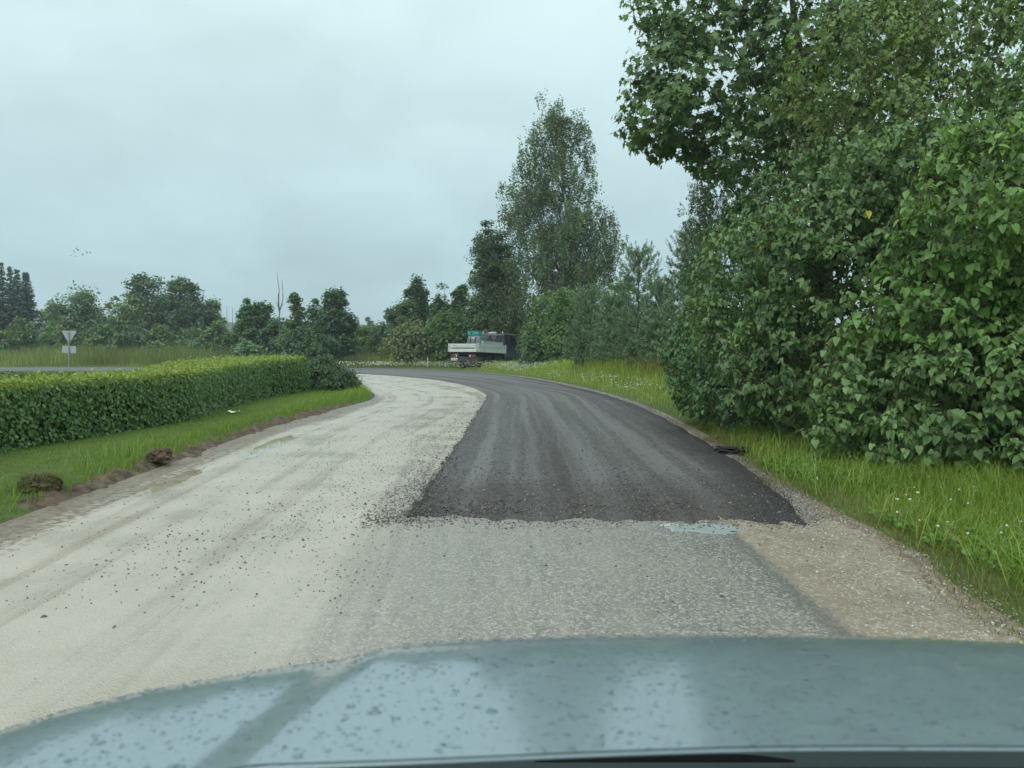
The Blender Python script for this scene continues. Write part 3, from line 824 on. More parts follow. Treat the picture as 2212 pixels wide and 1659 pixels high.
# meadow behind the far road, and the verge by the truck
def meadow():
    n = 120000
    x = r.uniform(-75, 14, n); y = 53 + 42 * r.uniform(0, 1, n) ** 1.6
    k = ~inside(x, y, ROADPOLY[::2]); x, y = x[k], y[k]
    dR = dist_poly(x, y, RE[::2])
    tuft = vnoise(x * .12, y * .2, 5) * .7 + vnoise(x * .7, y * .6, 6) * .7
    left = smooth(-9, -16, x)
    h = (.15 + (.75 + .5 * left) * smooth(1.2, 5, dR)) * (.15 + 1.15 * tuft) * r.uniform(.6, 1.3, len(x))
    near_truck = (x > -9)
    h = np.where(near_truck, np.minimum(h, .15 + .5 * smooth(2, 7, dR)), h)
    c = gcol(len(x), r, (.060, .092, .028), (.105, .135, .045), .10, (.17, .165, .085))
    c *= (.45 + 1.1 * vnoise(x * .22, y * .35, 9))[:, None] * (.75 + .5 * vnoise(x * .9, y * 1.1, 10))[:, None]
    tag(blades('meadow_grass', np.stack([x, y, 0 * x + .02], -1), h, r.uniform(.02, .05, len(x)), r.uniform(.1, .6, len(x)), c, M['grass'], seed=7, single=True), 'tall rough meadow grass beyond the far road', 'grass', None, 'stuff')
meadow()
x, y = scatter(-26, -6, 53, 57, 2600); dR = dist_poly(x, y, RE); k = (dR > .5) & (dR < 2.3) & (r.uniform(0, 1, len(x)) < smooth(-20, -13, x)) & (r.uniform(0, 1, len(x)) < .2 + 1.1 * vnoise(x * .4, y * .6, 77)); x, y = x[k], y[k]
white_heads('roadside_flowers', x, y, r.uniform(.18, .45, len(x)), r.uniform(.022, .05, len(x)), 'white flowering weeds along the far side of the road')
x, y = scatter(-7, 6, 41, 54, 5200); dR = dist_poly(x, y, RE); k = (dR > .5) & (dR < 3.4) & (r.uniform(0, 1, len(x)) < .15 + 1.0 * vnoise(x * .5, y * .5, 78)); x, y = x[k], y[k]
white_heads('chamomile_flowers', x, y, ground_z(x, y) + r.uniform(.15, .45, len(x)), r.uniform(.014, .034, len(x)), 'white flowers in the grass around the parked truck')
x, y = scatter(1.5, 5, 22, 38, 900); dR = dist_poly(x, y, RE); k = (dR > .3) & (dR < 1.6) & (vnoise(x * .8, y * .5, 79) > .5); x, y = x[k], y[k]
white_heads('bank_flowers', x, y, ground_z(x, y) + r.uniform(.1, .3, len(x)), r.uniform(.012, .028, len(x)), 'small white flowers low on the bright bank')


# ------------------------------------------------------------------ trees
def crown_leaves(centres, cr, per, ls, col, r, origin, tmpl=T_DIAM, droop=0.0, flat=.7, jitter=.22, upb=.5):
    """leaf clumps round centres; cr clump radius (per clump), per = leaves per clump"""
    n = len(centres); N_ = n * per
    ci = np.repeat(np.arange(n), per)
    off = r.normal(0, 1, (N_, 3)) * np.array([1, 1, flat]); 
    off = off / (1 + .35 * np.linalg.norm(off, axis=1, keepdims=True))
    pos = centres[ci] + off * cr[ci][:, None] * 1.15
    if droop:
        k = 9; sid = (np.arange(N_) % per) // max(1, per // k) + ci * (k + 2)
        so = r.normal(0, 1, (sid.max() + 1, 3)) * np.array([1, 1, .55]); sway = r.normal(0, .16, (sid.max() + 1, 2)); sl_ = r.uniform(.45, 1.3, sid.max() + 1) * droop
        u = r.uniform(0, 1, N_)
        pos = centres[ci] + so[sid] * cr[ci][:, None] * .8 + r.normal(0, .055, (N_, 3))
        pos[:, :2] += sway[sid] * (u * sl_[sid])[:, None]; pos[:, 2] -= u * sl_[sid]
    outw = unit(pos - origin)
    nrm = unit(outw * .7 + np.array([0, 0, upb]) + r.normal(0, .55, (N_, 3)))
    tip = unit(np.cross(nrm, r.normal(0, 1, (N_, 3))) + np.array([0, 0, -.5]) + outw * .3)
    clf = r.uniform(1 - jitter, 1 + jitter, n)[ci]; lf = r.uniform(.78, 1.22, N_)
    hue = r.normal(0, .06, n)[ci]
    c = np.array(col)[None] * (clf * lf)[:, None] * np.stack([1 + hue * 1.5, 1 + 0 * hue, 1 - hue], -1)
    return leaves(pos, tip, nrm, r.uniform(.7, 1.3, N_) * ls, np.clip(c, .004, .6), *tmpl)
def rows_round(zb, zt, hw, r, top=.55, bottom=.8, rough=.18):
    """silhouette rows (z, -left, right) for a rounded irregular crown"""
    k = 9; rows = []
    for i in range(k):
        f = i / (k - 1)
        w = (bottom + (1 - bottom) * math.sin(min(1, f / .4) * PI / 2)) if f < .4 else math.cos((f - .4) / .6 * PI / 2 * .98) ** top
        rows.append((zb + f * (zt - zb), -hw * w * (1 + r.uniform(-rough, rough)), hw * w * (1 + r.uniform(-rough, rough))))
    return rows
def tree(name, label, cat, base, rows, n_clump, per, ls, col, seed, group=None, bark='bark', cr=None, droop=0, depth=.85, tr=.02, tmpl=T_DIAM,
         leafmat='leaf', shell=.45, fork=1, flat=.7, limb_up=.45, root=None, upb=.5, jitter=.22, fill=.6, tufts=.38, pw=1.3):
    r = np.random.RandomState(seed)
    rows = np.array(rows, float)                         # z, left, right relative to base x
    bx, by, bz = base
    zt = rows[-1, 0]; zb = rows[0, 0]
    w = rows[:, 2] - rows[:, 1]
    zz = np.linspace(zb, zt, 200); ww = np.interp(zz, rows[:, 0], w)
    pdf = np.maximum(ww, .05) ** pw; pdf /= pdf.sum()
    z = r.choice(zz, n_clump, p=pdf) + r.uniform(-.5, .5, n_clump) * (zt - zb) / 200
    l = np.interp(z, rows[:, 0], rows[:, 1]); rt = np.interp(z, rows[:, 0], rows[:, 2])
    xc = (l + rt) / 2; hw = (rt - l) / 2
    a = r.uniform(0, 2 * PI, n_clump); rr = r.uniform(0, 1, n_clump) ** shell
    crr = (cr if cr is not None else .13 * w.max()) * r.uniform(.6, 1.25, n_clump)
    crr = np.minimum(crr, np.maximum(hw * .9, ls * 1.5))
    lim = np.maximum(hw - crr * .8, hw * .25)
    tuft = r.uniform(0, 1, n_clump) < tufts
    crr = np.where(tuft, crr * .5, crr); lim = np.where(tuft, hw * r.uniform(.9, 1.1, n_clump), lim); rr = np.where(tuft, np.maximum(rr, .8), rr)
    z = np.where(tuft & (z > zt - .25 * (zt - zb)), z + r.uniform(0, .05, n_clump) * (zt - zb), z)
    cx = xc + lim * rr * np.cos(a); cyy = lim * depth * rr * np.sin(a)
    cen = np.stack([bx + cx, by + cyy, z], -1)
    # trunk
    root = root or empty(name, (bx, by, bz)); 
    if label: tag(root, label, cat, group)
    loc = np.array([bx, by, bz])
    H = zt - bz
    K = 8; f = np.linspace(0, 1, K)
    paths = []; rad = []
    tops = []
    for s in range(fork):
        sw = r.normal(0, .02 * H, (K, 2)).cumsum(0) * .4
        xcen = np.interp(bz + f * H * .93, rows[:, 0], (rows[:, 1] + rows[:, 2]) / 2, left=0)
        spread = (r.uniform(-1, 1, 2) * w.max() * .18) if fork > 1 else np.zeros(2)
        p = np.stack([bx + xcen * f + sw[:, 0] * f + spread[0] * f, by + sw[:, 1] * f + spread[1] * f, bz - .1 + f * H * .93 * (1 if s == 0 else r.uniform(.7, .95))], -1)
        paths.append(p); rad.append(tr * H * (1 - f * .93) * (1 if s == 0 else .7))
    V1, F1 = tubes(np.array(paths), np.array(rad), 7)
    link('trunk', mesh_np('trunk', V1 - loc, F1), root, M[bark], True)
    # limbs to the clumps
    tp = paths[0]
    bp = []; br = []
    for i in range(n_clump):
        p = paths[i % fork]
        hd = math.hypot(cen[i, 0] - bx, cen[i, 1] - by)
        z0 = min(max(bz + .08 * H, cen[i, 2] - hd * (limb_up + .5 * r.rand()) - .03 * H), p[-1, 2])
        s0 = np.array([np.interp(z0, p[:, 2], p[:, 0]), np.interp(z0, p[:, 2], p[:, 1]), z0])
        q = np.linspace(0, 1, 5)[:, None]
        m = s0 + (cen[i] - s0) * q
        m[:, 2] += (.12 * np.sin(q[:, 0] * PI)) * hd * (-1 if limb_up > .6 else .6)
        m[1:4] += r.normal(0, .03 * hd + .01, (3, 3))
        bp.append(m); r0 = max(.006, .3 * tr * H * (hd / (w.max() * .5 + .01)) ** .5 * .5)
        br.append(np.linspace(r0, r0 * .25, 5))
    V2, F2 = tubes(np.array(bp), np.array(br), 4)
    tag(link('branches', mesh_np('branches', V2 - loc, F2), root, M[bark], True), kind='stuff')
    org = np.array([bx, by, zb + .35 * (zt - zb)])
    core = cen.copy(); core[:, :2] = np.array([bx, by]) + np.stack([xc, 0 * xc], -1) + (core[:, :2] - np.array([bx, by]) - np.stack([xc, 0 * xc], -1)) * .55
    kc = r.uniform(0, 1, n_clump) < fill
    cen2 = np.concatenate([cen, core[kc]]); crr2 = np.concatenate([crr, crr[kc] * 1.25])
    vv, ff, cc = crown_leaves(cen2, crr2, per, ls, col, r, org, tmpl, droop, flat, jitter, upb)
    tag(link('crown', mesh_np('crown', vv - loc, ff, cc), root, M[leafmat]), kind='stuff')
    return root
def qrows(pts, Y, bx):
    """photo silhouette rows (qy, xl, xr) at depth Y, top first -> rows sorted by height"""
    out = []
    for qy, xl, xr in pts:
        a = P(xl, qy, Y); b = P(xr, qy, Y); out.append((a[2], a[0] - bx, b[0] - bx))
    return sorted(out)
def qtree(qx, qtop, hw, Y, col, seed, label, name='broadleaf_tree', cat='tree', n=70, per=70, ls=None, bottom=.05, group=None, **kw):
    r = np.random.RandomState(seed + 500)
    b = P(qx, HOR, Y); zt = P(qx, qtop, Y)[2]; w = hw / F * Y
    rows = rows_round(bottom, zt, w, r, kw.pop('top', .55), kw.pop('low', .97), kw.pop('rough', .18))
    return tree(name, label, cat, (b[0], Y, 0.0), rows, int(n * 1.1), int(per * (.75 if ls is None else .68)), (ls * 1.18 if ls else .0036 * Y + .02), tuple(c * 1.22 for c in col), seed, group, **kw)
GRN = (.052, .092, .028); DGRN = (.036, .068, .026); LGRN = (.085, .135, .036); OLV = (.075, .105, .034); BLU = (.045, .085, .040)
GT = 'broadleaf trees along the meadow'
qtree(112, 652, 34, 108, GRN, 1, 'low round tree in the gap between spruces and the broad trees', n=40, group=GT)
qtree(175, 632, 74, 86, (.050, .086, .031), 2, 'broad dome-shaped tree directly behind the triangular sign', n=110, per=90, group=GT, top=.5)
qtree(268, 636, 48, 92, (.070, .105, .030), 3, 'paler tree on the left shoulder of the tall grove', n=80, group=GT)
qtree(320, 590, 62, 98, DGRN, 4, 'tall dark tree with flat ragged top in the grove', n=110, per=80, group=GT, low=.9)
qtree(388, 592, 46, 97, (.040, .075, .030), 5, 'tall pointed tree at the middle of the grove', n=90, per=80, group=GT, top=.8)
qtree(420, 616, 38, 94, DGRN, 6, 'dark tree right of the pointed grove tree', n=70, group=GT)
qtree(455, 640, 38, 96, GRN, 7, 'last lower tree on the right end of the grove', n=70, group=GT)
qtree(348, 702, 36, 80, (.062, .100, .032), 8, 'light green rounded bush in front of the tall grove', 'shrub', 'shrub', n=45, group='shrubs along the meadow')
qtree(470, 694, 34, 84, (.055, .09, .03), 9, 'bush at the foot of the grove right end', 'shrub', 'shrub', n=45, group='shrubs along the meadow')
qtree(300, 712, 40, 84, DGRN, 28, 'dark bush at the foot of the pale shoulder tree', 'shrub', 'shrub', n=45, group='shrubs along the meadow')
qtree(232, 700, 40, 82, GRN, 29, 'green bush at the right foot of the dome tree', 'shrub', 'shrub', n=45, group='shrubs along the meadow')
qtree(420, 715, 44, 86, GRN, 30, 'green bush below the dark grove trees', 'shrub', 'shrub', n=45, group='shrubs along the meadow')
qtree(48, 690, 36, 76, (.058, .098, .034), 10, 'bright bush in front of the spruces', 'shrub', 'shrub', n=55, group='shrubs along the meadow')
qtree(8, 718, 32, 73, (.052, .090, .030), 11, 'low bush at the left picture edge before the spruces', 'shrub', 'shrub', n=45, group='shrubs along the meadow')
qtree(105, 722, 30, 80, GRN, 31, 'small bush left of the sign post', 'shrub', 'shrub', n=36, group='shrubs along the meadow')
GC = 'trees behind the hedge corner'
qtree(536, 648, 34, 66, (.048, .088, .034), 12, 'feathery topped tree left of the dead snag', n=90, per=80, group=GC, top=.75)
qtree(566, 646, 36, 67, (.045, .080, .032), 13, 'second feathery tree just left of the dead snag', n=90, per=80, group=GC, top=.7)
qtree(640, 640, 36, 64, (.048, .080, .028), 14, 'tree with a raised tuft right of the dead snag', n=90, per=80, group=GC, top=.8)
qtree(681, 652, 32, 66, (.050, .082, .030), 15, 'lower tree between the tufted tree and the tall dark one', n=80, per=80, group=GC)
qtree(722, 620, 46, 63, (.036, .066, .027), 16, 'tall dark airy tree right of the snag cluster', n=130, per=90, group=GC, top=.7, low=.7)
qtree(605, 690, 40, 65, DGRN, 17, 'dark shrub around the foot of the dead snag', 'shrub', 'shrub', n=60, per=80, group='shrubs along the meadow')
qtree(535, 738, 32, 60, (.060, .10, .05), 18, 'greyish leafy shrub behind the hedge corner', 'shrub', 'shrub', n=40, per=70, group='shrubs along the meadow')
qtree(655, 715, 60, 61, DGRN, 19, 'wide dark shrub below the tufted tree', 'shrub', 'shrub', n=70, per=80, group='shrubs along the meadow')
qtree(770, 672, 22, 74, (.07, .10, .05), 20, 'thin wispy tree right of the tall dark airy one', n=30, per=26, group=GC, top=.8)
qtree(798, 684, 16, 190, (.05, .08, .035), 21, 'small far tree in the gap before the hills', n=30, per=60, group=GC)
qtree(788, 708, 42, 72, (.066, .108, .034), 22, 'light green bush in the gap left of the roadside trees', 'shrub', 'shrub', n=70, per=80, group='shrubs along the meadow')
GR = 'roadside trees behind the truck'
qtree(868, 648, 42, 68, (.050, .086, .031), 23, 'leftmost tree of the row behind the truck', n=100, per=80, group=GR)
qtree(902, 604, 40, 70, DGRN, 24, 'rounded dark tree rising left of the truck', n=110, per=90, group=GR, top=.6)
qtree(955, 610, 30, 67, (.045, .080, .030), 25, 'narrow pointed tree between rounded dark tree and alder', n=90, per=80, group=GR, top=.9)
qtree(996, 612, 34, 64, (.048, .082, .030), 26, 'second narrow tree just left of the tall alder', n=90, per=80, group=GR, top=.85)
qtree(890, 708, 66, 60, (.072, .096, .040), 27, 'olive willow bush at the left behind the marker stake', 'shrub', 'shrub', n=90, per=100, group='shrubs along the meadow', depth=.5)
qtree(960, 680, 54, 60, GRN, 32, 'dense green bush directly behind the truck bed', 'shrub', 'shrub', n=90, per=90, group='shrubs along the meadow', depth=.6)
qtree(1040, 640, 60, 60, (.042, .074, .028), 33, 'dark bush behind the truck cab', 'shrub', 'shrub', n=110, per=90, group='shrubs along the meadow', depth=.6)
GF = 'undergrowth between the far trees'
for i_, (qx_, qt_, hw_, Y_, lab_) in enumerate(((200, 686, 62, 92, 'undergrowth bush between dome tree and pale shoulder tree'), (345, 668, 80, 101, 'dark undergrowth filling the middle of the grove'), (445, 684, 52, 99, 'dark undergrowth at the right of the grove'),
        (520, 700, 34, 70, 'undergrowth bush below the feathery topped tree'), (572, 690, 44, 70, 'undergrowth bush left of the dead snag foot'), (690, 686, 52, 68, 'undergrowth bush below the tall dark airy tree'), (742, 706, 30, 66, 'undergrowth bush at the right end of the snag cluster'),
        (846, 690, 48, 71, 'undergrowth bush below the leftmost roadside tree'), (928, 668, 48, 72, 'undergrowth bush between rounded dark tree and pointed tree'), (985, 660, 44, 69, 'undergrowth bush left of the alder trunk'))):
    qtree(qx_, qt_, hw_, Y_, (.046, .078, .030), 700 + i_, lab_, 'shrub', 'shrub', n=60, per=70, group=GF, depth=.5)
# alder and birch
b = P(1062, HOR, 59)
tree('alder_tree', 'bushy alder leaning out left of the tall birch', 'tree', (b[0], 59, 0),
     qrows([(490, 1045, 1085), (525, 1022, 1105), (565, 1003, 1120), (610, 1010, 1130), (660, 1015, 1140), (720, 1030, 1130), (752, 1040, 1120)], 59, b[0]), 220, 120, .17, (.052, .088, .032), 41, None, cr=.65)
b = P(1205, HOR, 57)
BROWS = [(202, 1160, 1176), (235, 1145, 1232), (265, 1125, 1272), (300, 1112, 1282), (340, 1112, 1284), (380, 1086, 1292), (420, 1072, 1304), (460, 1078, 1332), (490, 1092, 1360),
         (540, 1092, 1352), (590, 1080, 1335), (640, 1070, 1305), (690, 1080, 1270), (735, 1100, 1250)]
birch = tree('birch_tree', 'tall silver birch with drooping twigs towering over the road curve', 'tree', (b[0], 57, 0), qrows(BROWS, 57, b[0]), 500, 130, .15, (.062, .094, .034), 42, None,
     bark='birch_bark', cr=.50, droop=1.25, depth=.8, tr=.0095, limb_up=1.0, fork=3, shell=.5, flat=.9, upb=.15, jitter=.3, fill=.3, pw=1.9, tufts=.5)
# shrubs between truck and pines
GS = 'shrubs between truck and pines'
qtree(1186, 640, 58, 47.0, (.058, .098, .033), 51, 'leafy bush hiding the front of the truck', 'shrub', 'shrub', n=150, per=100, ls=.13, group=GS, depth=.6, cr=.55, low=.75)
qtree(1222, 622, 50, 44, (.068, .112, .036), 52, 'light green shrub right of the truck with upright shoots', 'shrub', 'shrub', n=130, per=100, ls=.12, group=GS, depth=.7, cr=.5, top=.7)
qtree(1150, 722, 24, 46, (.050, .088, .032), 53, 'low bush overlapping the truck cab door', 'shrub', 'shrub', n=60, per=90, ls=.11, group=GS, depth=.7, cr=.35)
qtree(1290, 700, 60, 37, (.05, .088, .040), 54, 'dark bush beneath the young pines', 'shrub', 'shrub', n=110, per=90, ls=.10, group=GS, depth=.6, cr=.4, bottom=.4)
qtree(1420, 690, 60, 30, (.045, .080, .034), 55, 'dark bush beneath the tallest young pine', 'shrub', 'shrub', n=110, per=90, ls=.09, group=GS, depth=.6, cr=.4, bottom=.5)

qtree(1342, 606, 58, 46, (.056, .094, .034), 56, 'broad bush behind the candle-topped young pine', 'shrub', 'shrub', n=110, per=90, ls=.12, group=GS, depth=.6, cr=.5)
qtree(1265, 650, 52, 45, (.060, .100, .034), 57, 'broad bush behind the lower rounded young pine', 'shrub', 'shrub', n=110, per=90, ls=.12, group=GS, depth=.6, cr=.5)
# ---- conifers
def needles(p0, ax, ln, cnt, nl, nw, col, r, spread=.8):
    """needles round shoots: p0 (n,3) start, ax (n,3) unit, ln (n)"""
    n = len(p0); N_ = n * cnt; i = np.repeat(np.arange(n), cnt)
    t = r.uniform(0, 1, N_)
    pos = p0[i] + ax[i] * (ln[i] * t)[:, None]
    rd = unit(np.cross(ax[i], r.normal(0, 1, (N_, 3))))
    d = unit(ax[i] * .55 + rd * spread)
    s = unit(np.cross(d, r.normal(0, 1, (N_, 3))))
    L = (nl * r.uniform(.7, 1.2, N_) * (1 - .4 * t))[:, None]; W = nw
    V = np.stack([pos - s * W, pos + s * W, pos + d * L], 1).reshape(-1, 3)
    Fc = np.arange(N_ * 3).reshape(-1, 3)
    c = np.array(col)[None] * (r.uniform(.8, 1.2, n)[i] * r.uniform(.8, 1.2, N_))[:, None]
    return V, Fc, np.repeat(c, 3, 0)
def pine(qx, qtop, hw, Y, seed, label, bz=.6, cnt=44):
    r = np.random.RandomState(seed)
    b = P(qx, HOR, Y); zt = P(qx, qtop, Y)[2]; W = hw / F * Y
    root = empty('pine_tree', (b[0], Y, bz)); tag(root, label, 'pine', 'young pines on the bank')
    H = zt - bz
    K = 7; f = np.linspace(0, 1, K)
    tp = np.stack([r.normal(0, .012 * H, K).cumsum() * .3, r.normal(0, .012 * H, K).cumsum() * .3, f * H * .97], -1)
    V, Fq = tubes(tp[None], (.014 * H * (1 - f * .85))[None], 7)
    link('trunk', mesh_np('trunk', V, Fq), root, M['bark'], True)
    bp, br, p0, axs, ln = [], [], [], [], []
    # leader candle
    p0.append(tp[-1] - [0, 0, .07 * H]); axs.append(np.array([0, 0, 1.0])); ln.append(.10 * H)
    zl = .04 * H
    lev = np.concatenate([np.linspace(.05, .9, 13)])
    for fz in lev:
        nb = r.randint(5, 8)
        L0 = W * (1.08 - fz) ** .75 * 1.0 + .10
        for k in range(nb):
            a = 2 * PI * (k + r.rand() * .7) / nb + fz * 9
            L = L0 * r.uniform(.7, 1.12)
            d = np.array([math.cos(a), math.sin(a), 0])
            q = np.linspace(0, 1, 5)
            s0 = np.array([np.interp(fz * H, tp[:, 2], tp[:, 0]), np.interp(fz * H, tp[:, 2], tp[:, 1]), fz * H])
            rise = L * (.12 + .75 * fz)
            path = s0 + d[None] * (L * q)[:, None] + np.array([0, 0, 1.0])[None] * (rise * q ** 1.6)[:, None]
            bp.append(path); br.append(np.linspace(.006 * H * (1.1 - fz), .004, 5))
            ns = int(5 + L * 6.5)
            for j in range(ns):
                u = .2 + .8 * (j + r.rand()) / ns
                p = np.array([np.interp(u, q, path[:, i]) for i in range(3)])
                axd = unit(d * .55 + np.array([0, 0, .45 + .9 * fz]) + r.normal(0, .45, 3) * np.array([1, 1, .5]))
                l = r.uniform(.14, .30) * (1 if fz < .75 else 1.5)
                p0.append(p + r.normal(0, .05, 3)); axs.append(axd); ln.append(l)
                bp.append(np.linspace(p, p + axd * l, 5)); br.append(np.full(5, .005))
    V, Fq = tubes(np.array(bp), np.array(br), 3)
    tag(link('branches', mesh_np('branches', V, Fq), root, M['bark'], True), kind='stuff')
    V, Fc, cc = needles(np.array(p0), np.array(axs), np.array(ln), cnt, .115, .0095, (.105, .160, .082), r)
    tag(link('crown', mesh_np('crown', V, Fc, cc), root, M['needle']), kind='stuff')
pine(1377, 536, 92, 31, 61, 'young pine with tall bare candles at its top', .7)
pine(1495, 500, 90, 25.5, 62, 'tallest young pine beside the thorny tree', .7)
pine(1275, 626, 70, 37, 63, 'lower rounded young pine behind the bank grass', .6)
pine(1325, 640, 60, 34, 64, 'small young pine left of the candle-topped pine', .7)
pine(1430, 610, 62, 28, 65, 'short young pine between the two tall ones', .7)
def spruce(qx, qtop, hw, Y, seed, label, group, col=(.024, .046, .027), bz=0, cnt=110, nb_=11, cs=.95):
    r = np.random.RandomState(seed)
    b = P(qx, HOR, Y); zt = P(qx, qtop, Y)[2]; W = hw / F * Y
    root = empty('spruce_tree', (b[0], Y, bz)); tag(root, label, 'spruce', group)
    H = zt - bz; K = 6; f = np.linspace(0, 1, K)
    tp = np.stack([0 * f, 0 * f, f * H], -1)
    V, Fq = tubes(tp[None], (.016 * H * (1.03 - f))[None], 7)
    link('trunk', mesh_np('trunk', V, Fq), root, M['bark'], True)
    bp, br = [], []; LP, LT, LN, LS = [], [], [], []
    for fz in np.linspace(.06, .985, 34):
        L0 = W * (1 - fz) ** .95 + .006 * H
        for k in range(nb_):
            a = 2 * PI * (k + r.rand()) / nb_ + fz * 21
            fj = min(.99, max(.03, fz + r.uniform(-.02, .02))); L = (W * (1 - fj) ** .95 + .006 * H) * r.uniform(.55, 1.2); d = np.array([math.cos(a), math.sin(a), 0]); q = np.linspace(0, 1, 5)
            path = np.array([0, 0, fj * H]) + d * (L * q)[:, None] + np.array([0, 0, 1.0]) * (L * (-.32 * q + .18 * q ** 3))[:, None]
            bp.append(path); br.append(np.linspace(.006 * H * (1.05 - fz), .01, 5))
            m = max(4, int(cnt * (L / W) / 3))
            u = r.uniform(.1, 1, m) ** .8
            p = np.stack([np.interp(u, q, path[:, i]) for i in range(3)], -1) + r.normal(0, .03 * W, (m, 3))
            sd = np.array([-d[1], d[0], 0])
            LP.append(p); LT.append(unit(d[None] * .6 + sd[None] * r.uniform(-.8, .8, (m, 1)) + np.array([0, 0, -.45]))); LN.append(unit(np.array([0, 0, 1.0]) + d * .5 + r.normal(0, .35, (m, 3))))
            LS.append(r.uniform(.6, 1.3, m) * cs * (.10 * W + .12))
    V, Fq = tubes(np.array(bp), np.array(br), 3)
    tag(link('branches', mesh_np('branches', V, Fq), root, M['bark'], True), kind='stuff')
    LP, LT, LN, LS = map(np.concatenate, (LP, LT, LN, LS))
    c = np.array(col)[None] * r.uniform(.7, 1.3, len(LP))[:, None]
    V, Fc, cc = leaves(LP, LT, LN, LS, c, *T_DIAM, width=.75)
    tag(link('crown', mesh_np('crown', V, Fc, cc), root, M['needle']), kind='stuff')
GSP = 'dark spruces at the left'
spruce(-18, 572, 40, 92, 71, 'leftmost dark spruce cut by the picture edge', GSP)
spruce(9, 566, 32, 90, 72, 'tallest dark spruce at the left picture edge', GSP)
spruce(27, 575, 34, 94, 73, 'second dark spruce from the left edge', GSP)
spruce(42, 581, 34, 93, 74, 'third dark spruce just behind the outermost one', GSP)
spruce(61, 587, 44, 89, 75, 'outermost right dark spruce with stepped drooping branches', GSP)
spruce(1520, 400, 78, 33, 76, 'dark spruce standing behind the tallest young pine', None, (.030, .052, .028), .8, 75, 10, .8)

# dead snag and two far bare trunks
def snag(name, label, base, segs, group=None):
    root = empty(name, base); tag(root, label, 'dead tree', group)
    for i, (pts, r0, r1) in enumerate(segs):
        p = np.array(pts) - np.array(base); K = len(p)
        V, Fq = tubes(p[None], np.linspace(r0, r1, K)[None], 6)
        link('trunk' if i == 0 else 'branch', mesh_np('branch', V, Fq), root, M['dead_wood'], True)
Y = 62
def QP(l, Y): return [tuple(P(a, b_, Y)) for a, b_ in l]
snag('dead_tree', 'bare forked dead tree standing above the shrubs', tuple(P(604, 800, Y) * [1, 1, 0]),
     [([tuple(P(604, 800, Y) * [1, 1, 0])] + QP([(604, 720), (603, 690), (605, 668), (611, 648), (611, 625), (609, 604)], Y), .06, .018),
      (QP([(604, 676), (602, 650), (603, 625), (600, 605), (599, 588)], Y), .045, .012), (QP([(603, 672), (601, 656), (601, 634)], Y), .05, .02),
      (QP([(602, 668), (599, 657), (595, 650)], Y), .03, .012), (QP([(606, 668), (610, 660), (612, 655)], Y), .03, .015)])
for qx, top, lab in ((490, 660, 'left one of two thin far bare trunks'), (502, 664, 'right one of two thin far bare trunks')):
    q0 = tuple(P(qx, 760, 150) * [1, 1, 0])
    snag('bare_trunk', lab, q0, [([q0] + QP([(qx, 720), (qx + .5, 690), (qx, top)], 150), .11, .03)], 'far bare trunks')

